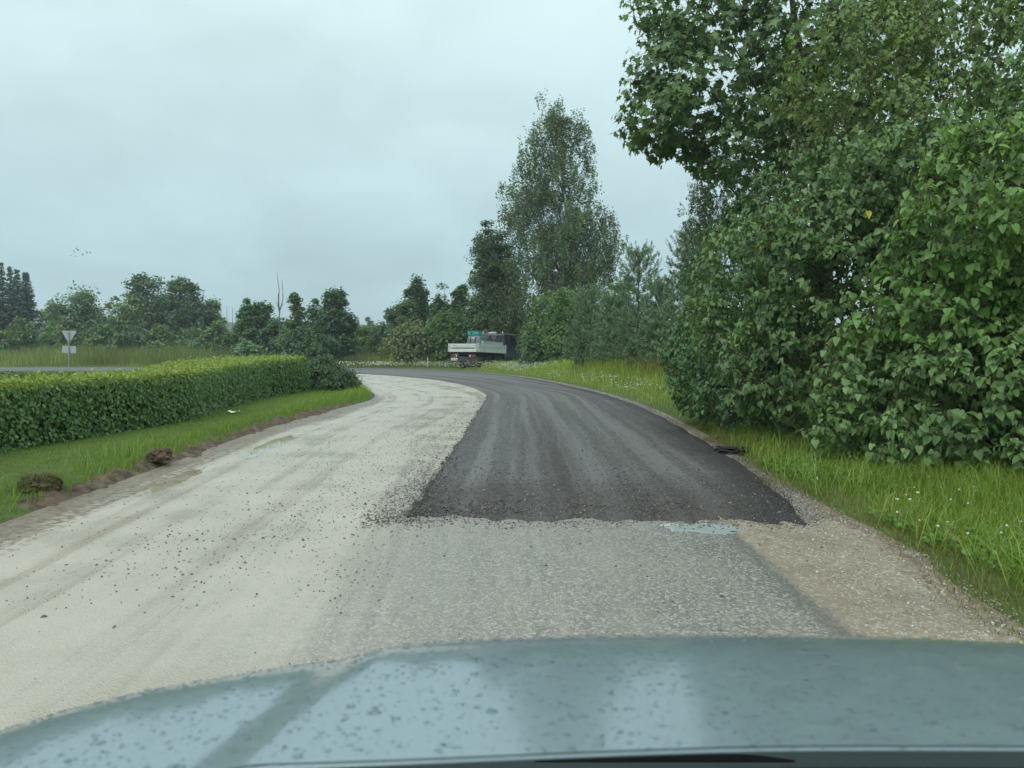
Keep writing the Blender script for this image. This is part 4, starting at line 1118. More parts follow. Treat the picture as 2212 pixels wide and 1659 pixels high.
# ------------------------------------------------------------------ hedge
def hedge():
    root = empty('hedge', (-6.5, 8, .1)); tag(root, 'long clipped hedge with yellow-green top beside the lawn strip', 'hedge')
    loc = np.array([-6.5, 8, .1]); r = np.random.RandomState(81)
    ym = np.array([4, 9.7, 12.6, 14.2, 17, 20.5, 22.8]); xm = np.array([-6.95, -6.65, -6.15, -6.1, -6.5, -6.7, -6.25])
    def fx(y): return np.interp(y, ym, xm) + .05 * fnoise(y * 1.3, y * 0, 3)
    def top(y): return np.interp(y, [4, 9.7, 16, 22.8], [.98, .98, 1.04, 1.17]) + .05 * fnoise(y * .9, y * 0 + 3, 5)
    def W(y): return .85 + 1.0 * smooth(12.5, 20, np.asarray(y, float))
    # woody dark inside
    y = np.linspace(4.1, 22.6, 60); prof = []
    for dx, fz in ((.16, 0), (.14, .55), (.2, .93), (W(y) * .5, .96), (W(y) - .2, .93), (W(y) - .14, .5), (W(y) - .14, 0)):
        prof.append(np.stack([fx(y) - dx, y, .08 + fz * (top(y) - .14)], -1))
    V = np.stack(prof, 1)
    link('branches', mesh_np('branches', V.reshape(-1, 3) - loc, grid_faces(60, 7)), root, plain('hedge_inside', (.020, .028, .012), .9, 0, .1, .3, 20, .6), True)
    # face leaves
    n = 30000
    y = 4 + 18.9 * r.uniform(0, 1, n); z = r.uniform(.06, 1, n) * top(y)
    dep = r.uniform(0, 1, n) ** 1.5 * .18 + .05 * fnoise(y * 3, z * 3, 9) - .03
    far = y > 22.6
    x = fx(y) - dep
    nrm = unit(np.stack([np.ones(n), -.25 * np.ones(n), .45 * np.ones(n)], -1) + r.normal(0, .45, (n, 3)))
    tip = unit(np.stack([.25 * np.ones(n), r.normal(0, .8, n), -.8 * np.ones(n)], -1) + r.normal(0, .3, (n, 3)))
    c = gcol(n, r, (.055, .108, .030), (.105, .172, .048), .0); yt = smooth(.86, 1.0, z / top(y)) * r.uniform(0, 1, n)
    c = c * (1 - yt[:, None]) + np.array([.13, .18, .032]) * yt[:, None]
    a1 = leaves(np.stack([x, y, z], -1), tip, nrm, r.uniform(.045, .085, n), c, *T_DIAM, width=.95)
    # end face
    n = 3200
    x = fx(np.full(n, 22.8)) - r.uniform(0, 1, n) * 1.85; z = r.uniform(.06, 1, n) * 1.18; y = 22.75 + .1 * r.uniform(-1, 1, n)
    nrm = unit(np.stack([0 * x, np.ones(n), .4 * np.ones(n)], -1) + r.normal(0, .45, (n, 3))); tip = unit(r.normal(0, .6, (n, 3)) + np.array([0, .2, -.8]))
    a4 = leaves(np.stack([x, y, z], -1), tip, nrm, r.uniform(.045, .08, n), gcol(n, r, (.045, .088, .024), (.07, .12, .034), 0), *T_DIAM, width=.95)
    # top: young yellow-green growth
    n = 24000
    y = 4 + 18.8 * r.uniform(0, 1, n); x = fx(y) - r.uniform(-.02, 1, n) * W(y)
    z = top(y) + r.normal(0, .022, n) + .09 * fnoise(x * 3.5, y * 3.5, 4) + (r.uniform(0, 1, n) < .12) * r.uniform(0, .10, n)
    nrm = unit(np.stack([.2 + 0 * x, -.1 + 0 * x, np.ones(n)], -1) + r.normal(0, .5, (n, 3))); tip = unit(np.cross(nrm, r.normal(0, 1, (n, 3))) + np.array([0, 0, .5]))
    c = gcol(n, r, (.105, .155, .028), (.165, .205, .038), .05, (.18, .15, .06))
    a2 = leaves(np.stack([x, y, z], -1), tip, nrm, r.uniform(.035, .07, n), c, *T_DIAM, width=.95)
    # back face
    n = 5000
    y = 4 + 18.8 * r.uniform(0, 1, n); z = r.uniform(.06, 1, n) * top(y); x = fx(y) - W(y) + r.uniform(0, .1, n)
    a3 = leaves(np.stack([x, y, z], -1), unit(r.normal(0, .5, (n, 3)) + np.array([0, 0, -.8])), unit(np.array([-1, 0, .4]) + r.normal(0, .4, (n, 3))), r.uniform(.05, .08, n), gcol(n, r, (.040, .085, .024), (.065, .120, .034), .0), *T_DIAM, width=.95)
    V = []; Fc = []; cc = []; o = 0
    for v, f, c in (a1, a2, a3, a4):
        V.append(v); Fc.append(f + o); cc.append(c); o += len(v)
    tag(link('foliage', mesh_np('foliage', np.concatenate(V) - loc, np.concatenate(Fc), np.concatenate(cc)), root, M['leaf']), kind='stuff')
hedge()
def low_hedge():
    root = empty('hedge', (-20, 31, .1)); tag(root, 'low far hedge along the other road seen over the clipped hedge', 'hedge'); loc = np.array([-20, 31, .1]); r = np.random.RandomState(82)
    n = 14000; x = r.uniform(-38, -9.5, n); f = r.uniform(0, 1, n); y = 31 + .12 * (x + 20) * -.2 + r.uniform(-.5, .5, n) * (1 - .3 * f); z = f ** .6 * (.40 + .06 * fnoise(x, y, 3)) + .04
    c = gcol(n, r, (.045, .080, .022), (.075, .115, .03), .02)
    v, ff, c = leaves(np.stack([x, y, z], -1), unit(r.normal(0, .6, (n, 3)) + np.array([0, 0, .3])), unit(np.array([0, -.6, .7]) + r.normal(0, .5, (n, 3))), r.uniform(.07, .13, n), c, *T_DIAM)
    tag(link('foliage', mesh_np('foliage', v - loc, ff, c), root, M['leaf']), kind='stuff')
    V, Fq = tubes(np.array([[[xx, 31, .0], [xx + .05, 31, .2], [xx, 31.05, .45]] for xx in np.arange(-37.5, -9.6, .5)]), np.full((56, 3), .02), 4)
    tag(link('branches', mesh_np('branches', V - loc, Fq), root, M['bark']), kind='stuff')
low_hedge()
# looser dark shrub at the hedge's end
rr_ = [(.1, -.75, .85), (.4, -.85, 1.0), (.75, -.8, .75), (1.02, -.7, .25), (1.15, -.4, 0)]
tree('hedge_end_shrub', 'loose dark shrub growing at the far end of the clipped hedge', 'shrub', (-5.9, 24.0, .1), rr_, 130, 70, .07, (.038, .070, .026), 83, None, cr=.22, tr=.02, depth=1.2, fork=3)

# ------------------------------------------------------------------ lilac thicket and maple
def lilac(name, label, base, lobes, n_cl, size, ca, cb, seed, per=9, singles=0, tmpl=T_HEART, n_stem=14, cat='shrub', twig=True, inner=.25, group=None, droop=.75, back=.35, rand=None):
    """lobes: list of (cx,cy,cz,rx,ry,rz); sprays of leaves set on the lobes"""
    r = np.random.RandomState(seed)
    root = empty(name, base); tag(root, label, cat, group); loc = np.array(base)
    lob = np.array(lobes, float)
    sub = []
    for L in lob:
        for _ in range(5):
            dd = unit(r.normal(0, 1, 3)); q = r.uniform(.28, .5)
            sub.append(np.concatenate([L[:3] + dd * L[3:6] * r.uniform(.85, 1.12), L[3:6] * q]))
    lob = np.concatenate([lob, np.array(sub)]); lob = lob[lob[:, 2] > .15]
    area = (lob[:, 3] * lob[:, 5] + lob[:, 4] * lob[:, 5] + lob[:, 3] * lob[:, 4]); li = r.choice(len(lob), n_cl, p=area / area.sum())
    d = unit(r.normal(0, 1, (n_cl, 3)))
    # keep fewer sprays on the side turned away from the road
    tocam = unit(np.array([0, 2.0, 1.5]) - lob[li, :3]); k = ((d * tocam).sum(1) > -.25) | (r.uniform(0, 1, n_cl) < back)
    d = d[k]; li = li[k]; n = len(d)
    c0 = lob[li, :3]; R = lob[li, 3:6]
    nz = fnoise(d[:, 0] * 2.2 + li * 3.7, d[:, 1] * 2.2 + d[:, 2] * 1.7, seed, 3)
    inn = r.uniform(0, 1, n) < inner
    rad = 1 + .42 * nz + r.normal(0, .04, n); rad = np.where(inn, rad * r.uniform(.45, .85, n), rad)
    p = c0 + d * R * rad[:, None]
    # drop sprays buried inside other lobes
    dep = np.zeros(n)
    for L in lob:
        q = ((p - L[:3]) / (L[3:6] * .72)); dep += ((q ** 2).sum(1) < 1)
    k = (dep == 0) | (r.uniform(0, 1, n) < .3); p, d, inn, li = p[k], d[k], inn[k], li[k]
    k = p[:, 2] > .22; p, d, inn, li = p[k], d[k], inn[k], li[k]; n = len(p)
    tw = unit(d + np.array([0, 0, .35]) + r.normal(0, .35, (n, 3)))          # twig direction
    tl = r.uniform(.18, .42, n) * (size / .1)
    ci = np.repeat(np.arange(n), per); j = np.tile(np.arange(per), n)
    u = (j // 2 + .4) / (per / 2)
    tpos = p[ci] + tw[ci] * (tl[ci] * (u - .7))[:, None]
    sdv = unit(np.cross(tw[ci], np.array([0, 0, 1.0]))); sdv = unit(sdv * np.cos(u * 2.4)[:, None] + np.cross(tw[ci], sdv) * np.sin(u * 2.4)[:, None])
    sg = np.where(j % 2 == 0, 1, -1)[:, None]
    N_ = len(ci)
    tip = unit(sdv * sg * .55 + tw[ci] * .35 + np.array([0, 0, -droop]) + r.normal(0, .28, (N_, 3)))
    nrm = unit(tw[ci] * .5 + d[ci] * .4 + np.array([0, 0, .55]) + r.normal(0, .42, (N_, 3)))
    pos = tpos + tip * size * .25
    sz = size * r.uniform(.5, 1.28, N_)
    clf = r.uniform(.68, 1.3, n)[ci]; tmix = np.clip(r.uniform(0, 1, len(lob))[li][ci] * .5 + r.uniform(0, .7, N_), 0, 1)[:, None]
    col = (np.array(ca) * (1 - tmix) + np.array(cb) * tmix) * (clf * r.uniform(.82, 1.18, N_))[:, None]
    yl = r.uniform(0, 1, N_) < .002; col[yl] = (.30, .28, .04)
    if singles:
        # the leaves that show largest become objects of their own
        v = pos - np.array([0, 0, CAMH]); dist = np.linalg.norm(v, axis=1)
        px = CX + F * v[:, 0] / v[:, 1]; py = HOR - F * v[:, 2] / v[:, 1]
        vis = (px > 20) & (px < 2190) & (py > 10) & (py < 1380) & (~inn[ci])
        face = np.abs((nrm * unit(v)).sum(1))
        score = np.where(vis, sz * (.35 + face) / dist, -1)
        pick = np.argsort(-score)[:singles]
        mask = np.ones(N_, bool); mask[pick] = False
        mats = M[rand]
        mes = []
        for q in range(3):
            tv = tmpl[0].copy(); tv[:, 2] += r.normal(0, .025, len(tv)); me = mesh_np('leaf', tv, tmpl[1]); me.materials.append(mats); mes.append(me)
        for q, i in enumerate(pick):
            tt = tip[i] / np.linalg.norm(tip[i]); sd = np.cross(tt, nrm[i]); sd /= np.linalg.norm(sd); up = np.cross(sd, tt); s = sz[i]
            o = bpy.data.objects.new('leaf', mes[q % 3]); o.parent = root; C.objects.link(o)
            pl = pos[i] - loc
            o.matrix_basis = Matrix(((sd[0] * s, tt[0] * s, up[0] * s, pl[0]), (sd[1] * s, tt[1] * s, up[1] * s, pl[1]), (sd[2] * s, tt[2] * s, up[2] * s, pl[2]), (0, 0, 0, 1)))
        pos, tip, nrm, sz, col = pos[mask], tip[mask], nrm[mask], sz[mask], col[mask]
    lite = (T_HEART_MID if singles else T_HEART_LITE) if tmpl is T_HEART else (T_MAPLE_LITE if tmpl is T_MAPLE else tmpl)
    V, Fc, cc = leaves(pos, tip, nrm, sz, col, *lite)
    tag(link('foliage', mesh_np('foliage', V - loc, Fc, cc), root, M['leaf_wet']), kind='stuff')
    # stems from the ground and twigs
    paths, rad = [], []
    for i in r.choice(np.where(inn)[0], min(n_stem, int(inn.sum())), replace=False):
        b0 = np.array([base[0] + r.normal(0, .35), base[1] + r.normal(0, .35), base[2] - .05]); q = np.linspace(0, 1, 8)[:, None]
        e = p[i]; m = b0 + (e - b0) * q; m[:, :2] -= (e[:2] - b0[:2]) * (np.sin(q * PI) * .22); m[:, 2] += (.3 * np.sin(q[:, 0] * PI)) * (e[2] - b0[2]) * .4
        m[1:7] += r.normal(0, .035, (6, 3)); paths.append(m); rad.append(np.linspace(.028, .007, 8))
    V, Fq = tubes(np.array(paths), np.array(rad), 5)
    tag(link('stems', mesh_np('stems', V - loc, Fq), root, M['bark'], True), kind='stuff')
    q = np.linspace(0, 1, 2)[None, :, None]
    st = p - tw * (tl * .8)[:, None]; en = p + tw * (tl * .35)[:, None]
    pp = st[:, None, :] * (1 - q) + en[:, None, :] * q
    V, Fq = tubes(pp, np.tile(np.linspace(.006, .0025, 2), (n, 1)), 3)
    tag(link('twigs', mesh_np('twigs', V - loc, Fq), root, M['bark']), kind='stuff')
    return root, p, d
LA, LB = (.064, .115, .042), (.105, .168, .056)
M['leaf_bright_single'] = leaf_mat('lilac_leaf_bright', .34, .46, .4, rand=((.065, .14, .034), (.105, .19, .045)))
M['leaf_dark_single'] = leaf_mat('lilac_leaf', .34, .46, .4, rand=(LA, LB))
M['maple_single'] = leaf_mat('maple_leaf', .3, .42, .45, rand=((.040, .076, .026), (.075, .125, .038)))
# brighter shrub closest to the car
lilac('lilac_shrub', 'nearest bright green lilac shrub at the right picture edge', (6.1, 7.6, .15),
      [(5.2, 7.9, 2.9, 1.0, 1.0, .95), (6.4, 8.1, 2.7, 1.1, 1.0, 1.1), (5.0, 8.4, 1.9, .95, .9, .9), (5.9, 7.6, 1.8, 1.0, .8, .9)], 3400, .088, (.066, .125, .034), (.112, .180, .046), 101, singles=150, rand='leaf_bright_single', inner=.3)
lilac('lilac_shrub', 'dark low lilac boughs hanging over the verge below the bright lilac', (5.8, 7.9, .15),
      [(5.3, 8.0, 1.15, 1.05, .85, .75), (6.3, 7.9, 1.0, .9, .9, .8), (4.6, 9.0, 1.15, .85, .9, .8), (6.0, 8.6, .6, 1.6, .6, .5), (5.7, 7.2, .55, .8, .5, .42), (4.7, 8.1, .5, .7, .5, .35)], 3300, .086, LA, LB, 102, singles=75, rand='leaf_dark_single', inner=.35)
lilac('lilac_shrub', 'large lilac shrub filling the middle of the thicket', (5.6, 11.0, .2),
      [(4.7, 10.6, 2.6, 1.25, 1.2, 1.2), (4.3, 10.9, 1.4, 1.1, 1.1, 1.0), (5.8, 10.4, 3.4, 1.3, 1.2, 1.1), (4.9, 11.6, 3.7, 1.25, 1.2, 1.0), (3.95, 12.2, 2.3, 1.0, 1.1, 1.3)], 5000, .082, (.056, .102, .040), (.092, .148, .052), 103, singles=75, rand='leaf_dark_single', inner=.3)
lilac('lilac_shrub', 'low lilac at the thicket tip leaning over the curve', (4.9, 14.6, .3),
      [(3.75, 13.9, 1.0, .75, 1.0, .75), (4.2, 14.4, 1.9, .95, 1.1, 1.0), (4.55, 15.3, 2.9, 1.0, 1.1, 1.2), (3.9, 15.2, 1.4, .7, .9, .8), (3.9, 12.6, .75, .7, .8, .6)], 3900, .078, (.040, .092, .036), (.070, .128, .046), 104, inner=.3)
lilac('lilac_shrub', 'tall olive lilac with withered flower heads under the top edge', (7.0, 11.8, .2),
      [(6.0, 11.6, 4.9, 1.4, 1.2, 1.0), (7.4, 11.3, 5.2, 1.5, 1.2, 1.4), (5.6, 12.0, 5.9, 1.2, 1.2, 1.0), (7.0, 11.8, 6.6, 1.6, 1.2, 1.0), (8.6, 11.0, 4.6, 1.4, 1.2, 1.5), (8.4, 11.4, 6.4, 1.4, 1.2, 1.1), (7.6, 12.4, 6.0, 2.2, .8, 1.8), (9.2, 12.0, 5.2, 1.5, 1, 2.0), (6.0, 13.3, 2.8, 1.6, .8, 1.9), (8.2, 13.0, 3.0, 1.8, .8, 2.2)], 8600, .082, (.064, .108, .034), (.105, .150, .044), 105, inner=.3)
lilac('lilac_shrub', 'shaded tall lilac between the bright shrub and the olive one', (8.0, 9.8, .2),
      [(7.0, 9.8, 3.7, 1.3, .9, 1.0), (8.2, 9.5, 3.4, 1.3, 1.0, 1.4), (7.6, 9.2, 2.0, 1.1, .8, 1.2), (7.4, 9.6, 4.7, 1.2, .8, .8), (6.5, 10.4, 2.2, 1.2, .7, 1.2), (6.0, 10.0, 1.1, 1.2, .7, .9), (5.6, 10.2, 3.6, .9, .7, .9)], 4800, .085, LA, LB, 106, inner=.35)
# thorny dark tree behind the tip
lilac('thorn_tree', 'dark small-leaved thorn tree behind the lilac tip', (6.2, 18.6, .6),
      [(5.35, 18.3, 5.1, .9, 1.0, 1.0), (5.05, 18.5, 3.9, .9, 1.0, 1.1), (5.6, 18.2, 6.1, .9, .9, .8), (4.85, 18.0, 5.5, .55, .6, .65), (4.75, 18.2, 4.6, .55, .7, .65), (6.3, 18.2, 4.4, 1.2, 1.2, 1.4), (5.4, 18.8, 2.6, 1.0, 1.0, 1.1), (6.2, 18.6, 6.0, 1.0, 1.0, .8)], 4800, .06, (.042, .070, .026), (.070, .095, .032), 107, per=9, tmpl=T_OVAL, inner=.25, cat='tree')
# maple
lilac('maple_tree', 'dark maple reaching its boughs out over the thicket into the sky', (6.6, 15.8, .3),
      [(4.4, 15.2, 7.0, 1.7, 1.5, 1.5), (3.3, 15.0, 6.2, 1.1, 1.0, .75), (5.8, 15.4, 8.2, 2.0, 1.6, 1.5), (4.9, 15.2, 5.7, 1.5, 1.2, .9), (6.6, 15.4, 6.9, 1.8, 1.5, 1.6), (4.3, 15.4, 8.6, 1.3, 1.3, 1.0), (2.65, 15.0, 5.95, .55, .6, .38), (2.9, 15.0, 7.1, .55, .6, .45)],
      3400, .150, (.042, .080, .028), (.080, .130, .040), 108, per=7, tmpl=T_MAPLE, singles=120, rand='maple_single', inner=.2, cat='tree', n_stem=26, droop=.9)
def trunk_only():
    root = [o for o in C.objects if o.name.startswith('maple_tree')][0]
    p = np.array([[0, 0, -.2], [.05, .1, 2], [-.1, 0, 4], [-.5, -.1, 6], [-.9, -.2, 8.5]])
    V, Fq = tubes(p[None], np.array([[.24, .2, .17, .12, .05]]), 9)
    link('trunk', mesh_np('trunk', V, Fq), root, M['bark'], True)
trunk_only()
# withered lilac panicles on the olive shrub, white blossoms on the tip
r = np.random.RandomState(121)
n = 900
cl = np.array([P(r.uniform(1690, 2190), r.uniform(5, 330), 10.6 + r.uniform(-.3, .5)) for _ in range(60)])
pp = np.repeat(cl, 15, 0) + r.normal(0, .05, (900, 3)) * np.array([.6, .6, 1.3])
V = (ICO_V[None] * r.uniform(.007, .014, n)[:, None, None] + pp[:, None, :]).reshape(-1, 3); Fc = (np.arange(n)[:, None, None] * 12 + ICO_F[None]).reshape(-1, 3)
tag(link('withered_panicles', mesh_np('withered_panicles', V, Fc, np.repeat(gcol(n, r, (.11, .085, .05), (.15, .125, .06), 0), 12, 0)), None, M['petal']), 'withered brown flower heads on the tall olive lilac', 'flowers', None, 'stuff')
for (qx, qy, nb, lab) in ((1556, 850, 36, 'upper white blossom cluster on the thicket tip'), (1572, 892, 16, 'lower white blossom cluster on the thicket tip')):
    c = P(qx, qy, 12.6); n = nb
    pp = r.normal(0, 1, (n, 3)) * np.array([.055, .04, .035])
    V = (ICO_V[None] * r.uniform(.012, .02, n)[:, None, None] + pp[:, None, :]).reshape(-1, 3); Fc = (np.arange(n)[:, None, None] * 12 + ICO_F[None]).reshape(-1, 3)
    o = link('blossom_cluster', mesh_np('blossom_cluster', V, Fc, np.full((n * 12, 3), .72)), None, M['petal']); o.location = c
    tag(o, lab, 'flowers', 'white blossom clusters', 'stuff')

# ------------------------------------------------------------------ small things
mounds = []
g1 = G(100, 1085); m1 = clod('soil_clod', (g1[0] - .12, g1[1] + .1, .12), (.18, .17, .13), 3, M['soil'], 'grassy earth clod nearest on the cut lawn edge', 'soil clod')
g2 = G(352, 1010); m2 = clod('soil_clod', (g2[0] - .05, g2[1] + .05, .12), (.15, .15, .11), 5, M['soil'], 'bare brown earth clod farther along the lawn edge', 'soil clod')
for o, nn_, hh, cA, cB, sd in ((m1, 420, .13, (.060, .085, .028), (.10, .105, .042), 1), (m2, 160, .07, (.07, .055, .035), (.10, .08, .05), 2)):
    r = np.random.RandomState(sd); a = r.uniform(0, 2 * PI, nn_); q = r.uniform(0, 1, nn_) ** .6
    sx_, sy_, sz_ = (.17, .16, .12) if o is m1 else (.14, .14, .10)
    pos = np.stack([np.cos(a) * q * sx_, np.sin(a) * q * sy_, sz_ * np.sqrt(np.maximum(0, 1 - q ** 2)) * .92], -1)
    tag(blades('grass_roots', pos, r.uniform(.4, 1.2, nn_) * hh, r.uniform(.003, .006, nn_), r.uniform(.6, 3.2, nn_), gcol(nn_, r, cA, cB, 0), M['grass'], o, sd), kind='stuff')
g3 = G(1588, 978); clod('asphalt_lump', (g3[0], g3[1], .02), (.28, .26, .075), 8, plain('spilled_asphalt', (.028, .027, .028), .7, 0, .4, .3, 30, 1.0), 'lump of spilled dark asphalt on the grass edge', 'asphalt lump', .45)
# litter on the lawn
g4 = G(503, 907)
bm = bmesh.new(); vv = []
for i in range(7):
    for j in range(4):
        vv.append(bm.verts.new(((i - 3) * .045, (j - 1.5) * .05 * (1 - .12 * abs(i - 3)), .02 + .012 * math.sin(i * 1.3) + .012 * math.cos(j * 2.0 + i))))
for i in range(6):
    for j in range(3):
        bm.faces.new((vv[i * 4 + j], vv[(i + 1) * 4 + j], vv[(i + 1) * 4 + j + 1], vv[i * 4 + j + 1]))
o = link('paper_scrap', to_quads_mesh('paper_scrap', bm), None, plain('paper', (.72, .72, .68), .6, 0, .3, .05), True)
o.location = (g4[0], g4[1], float(ground_z(np.array([g4[0]]), np.array([g4[1]]))[0]) + .03)
md = o.modifiers.new('thickness', 'SOLIDIFY'); md.thickness = .003
tag(o, 'crumpled white paper scrap lying on the lawn', 'litter')
# marker stake
b = P(923, HOR, 53.4); st = empty('marker_stake', (b[0], 53.4, 0)); tag(st, 'short pale marker stake beside the truck', 'stake')
M['pale_wood'] = plain('pale_wood', (.62, .58, .42), .7, 0, .3, .1)
me = to_quads_mesh('post', box_bm(.045, .045, .72, .006, (0, 0, .34))); link('post', me, st, M['pale_wood'])
me = to_quads_mesh('tip', box_bm(.047, .047, .06, .012, (0, 0, .73))); link('tip', me, st, plain('stake_tip', (.55, .40, .18), .6))
# sign seen from behind
M['galv'] = plain('galvanised_metal', (.36, .38, .39), .45, .4, .5, .08, 12)
M['sign_back'] = plain('sign_back', (.40, .42, .43), .55, .2, .5, .06, 5)
b = P(147, HOR, 48.5); sg = empty('road_sign', (b[0] - .0, 48.5, 0.0)); tag(sg, 'give-way road sign seen from behind with a plate below it', 'road sign')
sg.rotation_euler = (0, math.radians(1.5), math.radians(6))
V, Fq = tubes(np.array([[[0, 0, -.3], [0, 0, 1.2], [0, 0, 2.5]]]), np.full((1, 3), .032), 10); link('pole', mesh_np('pole', V, Fq), sg, M['galv'], True)
def prism(pts, th):
    bm = bmesh.new(); a = [bm.verts.new((x, -th / 2, z)) for x, z in pts]; b_ = [bm.verts.new((x, th / 2, z)) for x, z in pts]
    bm.faces.new(a); bm.faces.new(b_[::-1])
    for i in range(len(pts)):
        j = (i + 1) % len(pts); bm.faces.new((a[j], a[i], b_[i], b_[j]))
    bmesh.ops.recalc_face_normals(bm, faces=list(bm.faces))
    return bm
tri = [(-.44, 2.57), (-.46, 2.53), (-.035, 1.77), (.035, 1.77), (.46, 2.53), (.44, 2.57)]
pl = link('triangle_plate', to_quads_mesh('triangle_plate', prism(tri, .018)), sg, M['sign_back']); pl.location = (0, .05, 0)
p2 = box('lower_plate', sg, (.86, .018, .46), (0, .05, 1.35), M['sign_back'], .006)
for z in (2.35, 1.98):
    box('clamp', sg, (.16, .05, .035), (0, .02, z), M['galv'], .004)
for z in (1.46, 1.24):
    box('clamp', sg, (.16, .05, .035), (0, .02, z), M['galv'], .004)
# birds
M['bird'] = plain('bird_plumage', (.03, .03, .032), .8)
BQ = [(474, 85), (458, 110), (476, 100), (484, 107), (459, 120), (437, 138), (465, 143), (511, 134), (538, 117), (541, 126), (559, 122)]
for i, (a, c) in enumerate(BQ):
    r = np.random.RandomState(i + 300); fl = r.uniform(-.4, .7)
    bm = bmesh.new(); rings = []
    for yy, rad in ((-.17, .004), (-.10, .03), (0, .045), (.08, .038), (.13, .022), (.18, .004)):
        rings.append([bm.verts.new((rad * math.cos(k * PI / 3), yy, rad * .9 * math.sin(k * PI / 3))) for k in range(6)])
    for p_, q_ in zip(rings[:-1], rings[1:]):
        for k in range(6): bm.faces.new((p_[k], p_[(k + 1) % 6], q_[(k + 1) % 6], q_[k]))
    bm.faces.new(rings[0]); bm.faces.new(rings[-1][::-1])
    for s in (-1, 1):
        for dz in (0.0, .008):
            w = [(s * .03, .07, .02 + dz), (s * .18, .09, .02 + .16 * fl + dz), (s * .36, 0, .02 + .22 * fl + dz), (s * .18, -.03, .02 + .15 * fl + dz), (s * .03, -.05, .015 + dz)]
            vs_ = [bm.verts.new(x) for x in w]; bm.faces.new(vs_ if s * (dz - .004) > 0 else vs_[::-1])
    tl_ = [bm.verts.new(x) for x in ((-.02, -.15, 0), (.02, -.15, 0), (.05, -.28, .0), (-.05, -.28, 0))]; bm.faces.new(tl_)
    o = link('bird', to_quads_mesh('bird', bm), None, M['bird']); p = P(a * .35, 503.4 + c * .35, 118 + r.uniform(-4, 4)); o.location = p
    o.rotation_euler = (r.uniform(-.2, .2), r.uniform(-.5, .5), r.uniform(1.0, 2.2)); o.scale = (.95,) * 3
    tag(o, 'small dark bird in the flock flying above the left trees', 'bird', 'flock of birds')

# ------------------------------------------------------------------ parked flatbed truck
M['alu'] = plain('dropside_aluminium', (.62, .65, .62), .42, .15, .5, .06, 5, 0, 0, (.40, .40, .34))
M['navy'] = plain('navy_paint', (.018, .028, .050), .35, 0, .5, .12, 4, 0, .4, (.05, .055, .06))
M['dark_glass'] = plain('cab_glass', (.012, .018, .026), .08, 0, .6, .05)
M['chassis'] = plain('chassis_black', (.022, .022, .024), .7, 0, .3, .2, 6, 0, 0, (.06, .055, .05))
M['rubber'] = plain('tyre_rubber', (.018, .018, .019), .8, 0, .3, .15, 10, .3)
M['steel'] = plain('rim_steel', (.22, .23, .23), .5, .5, .5, .15, 8)
M['red_lens'] = plain('red_lens', (.20, .035, .032), .25, 0, .5, .1)
M['clear_lens'] = plain('clear_lens', (.55, .55, .52), .25, 0, .5, .1)
M['orange_lens'] = plain('orange_lens', (.55, .20, .04), .3, 0, .5, .1)
M['plate_white'] = plain('plate_white', (.62, .66, .62), .5, 0, .4, .04)
M['plate_ink'] = plain('plate_ink', (.10, .22, .15), .5)
M['teal'] = plain('teal_plastic', (.025, .32, .27), .45, 0, .5, .08, 6)
M['tank'] = plain('tank_plastic', (.135, .165, .175), .5, 0, .4, .12, 3)
M['strap'] = plain('strap_black', (.02, .02, .022), .7)
M['sack'] = plain('sack_cloth', (.20, .20, .165), .85, 0, .2, .15, 6, .4)
M['white_plastic'] = plain('white_plastic', (.68, .68, .64), .5)
truck = empty('flatbed_truck', (-3.32, 50.2, 0.02), (0, math.radians(2.0), math.radians(62)))
tag(truck, 'dark blue truck with pale dropside bed parked by the trees', 'truck')
W2, BL, BZ = 1.15, 3.9, 1.2
fl_ = box('bed_floor', truck, (BL, 2 * W2 - .08, .10), (BL / 2, 0, BZ - .04), M['chassis'], .01)
# tailgate with two ribs and a dark groove
def board(name, length, along, loc, parent=truck):
    prof = [(0, 0), (.030, .0), (.030, .20), (.012, .215), (.012, .275), (.030, .29), (.030, .345), (.016, .36), (.016, .385), (.042, .40), (.042, .54), (.0, .55)]
    bm = bmesh.new(); a, b_ = [], []
    for o_, z in prof:
        if along == 'y':
            a.append(bm.verts.new((-o_, -length / 2, z))); b_.append(bm.verts.new((-o_, length / 2, z)))
        else:
            a.append(bm.verts.new((-length / 2, o_, z))); b_.append(bm.verts.new((length / 2, o_, z)))
    n = len(prof)
    for i in range(n): bm.faces.new((a[i], a[(i + 1) % n], b_[(i + 1) % n], b_[i]))
    bm.faces.new(a[::-1]); bm.faces.new(b_); bmesh.ops.recalc_face_normals(bm, faces=list(bm.faces))
    o = link(name, to_quads_mesh(name, bm), parent, M['alu']); o.location = loc
    return o
tg = board('tailgate', 2 * W2 - .16, 'y', (-.01, 0, BZ - .03))
box('groove', tg, (.006, 2 * W2 - .34, .055), (-.0145, 0, .245), M['strap'], 0)
box('reflector', tg, (.02, .16, .05), (-.03, .86, .25), M['orange_lens'], .004)
for s in (-1, 1):
    sb = board('side_board', BL - .14, 'x', (BL / 2 + .02, s * (W2 - .01), BZ - .03))
    if s < 0: sb.scale = (1, -1, 1)
    for xx in (0.03, BL - .02):
        box('corner_post', truck, (.07, .07, .58), (xx, s * (W2 + .01), BZ + .26), M['alu'], .012)
    box('latch', sb, (.10, .03, .05), (-BL / 2 + .2, .045, .48), M['chassis'], .006)
    box('latch', sb, (.10, .03, .05), (BL / 2 - .2, .045, .48), M['chassis'], .006)
box('side_locker', truck, (2.9, .10, .20), (2.15, -W2 + .09, BZ + .63), plain('locker_grey', (.42, .46, .42), .5, .1), .012)
box('headboard', truck, (.05, 2 * W2 - .1, .62), (BL + .03, 0, BZ + .28), M['chassis'], .01)
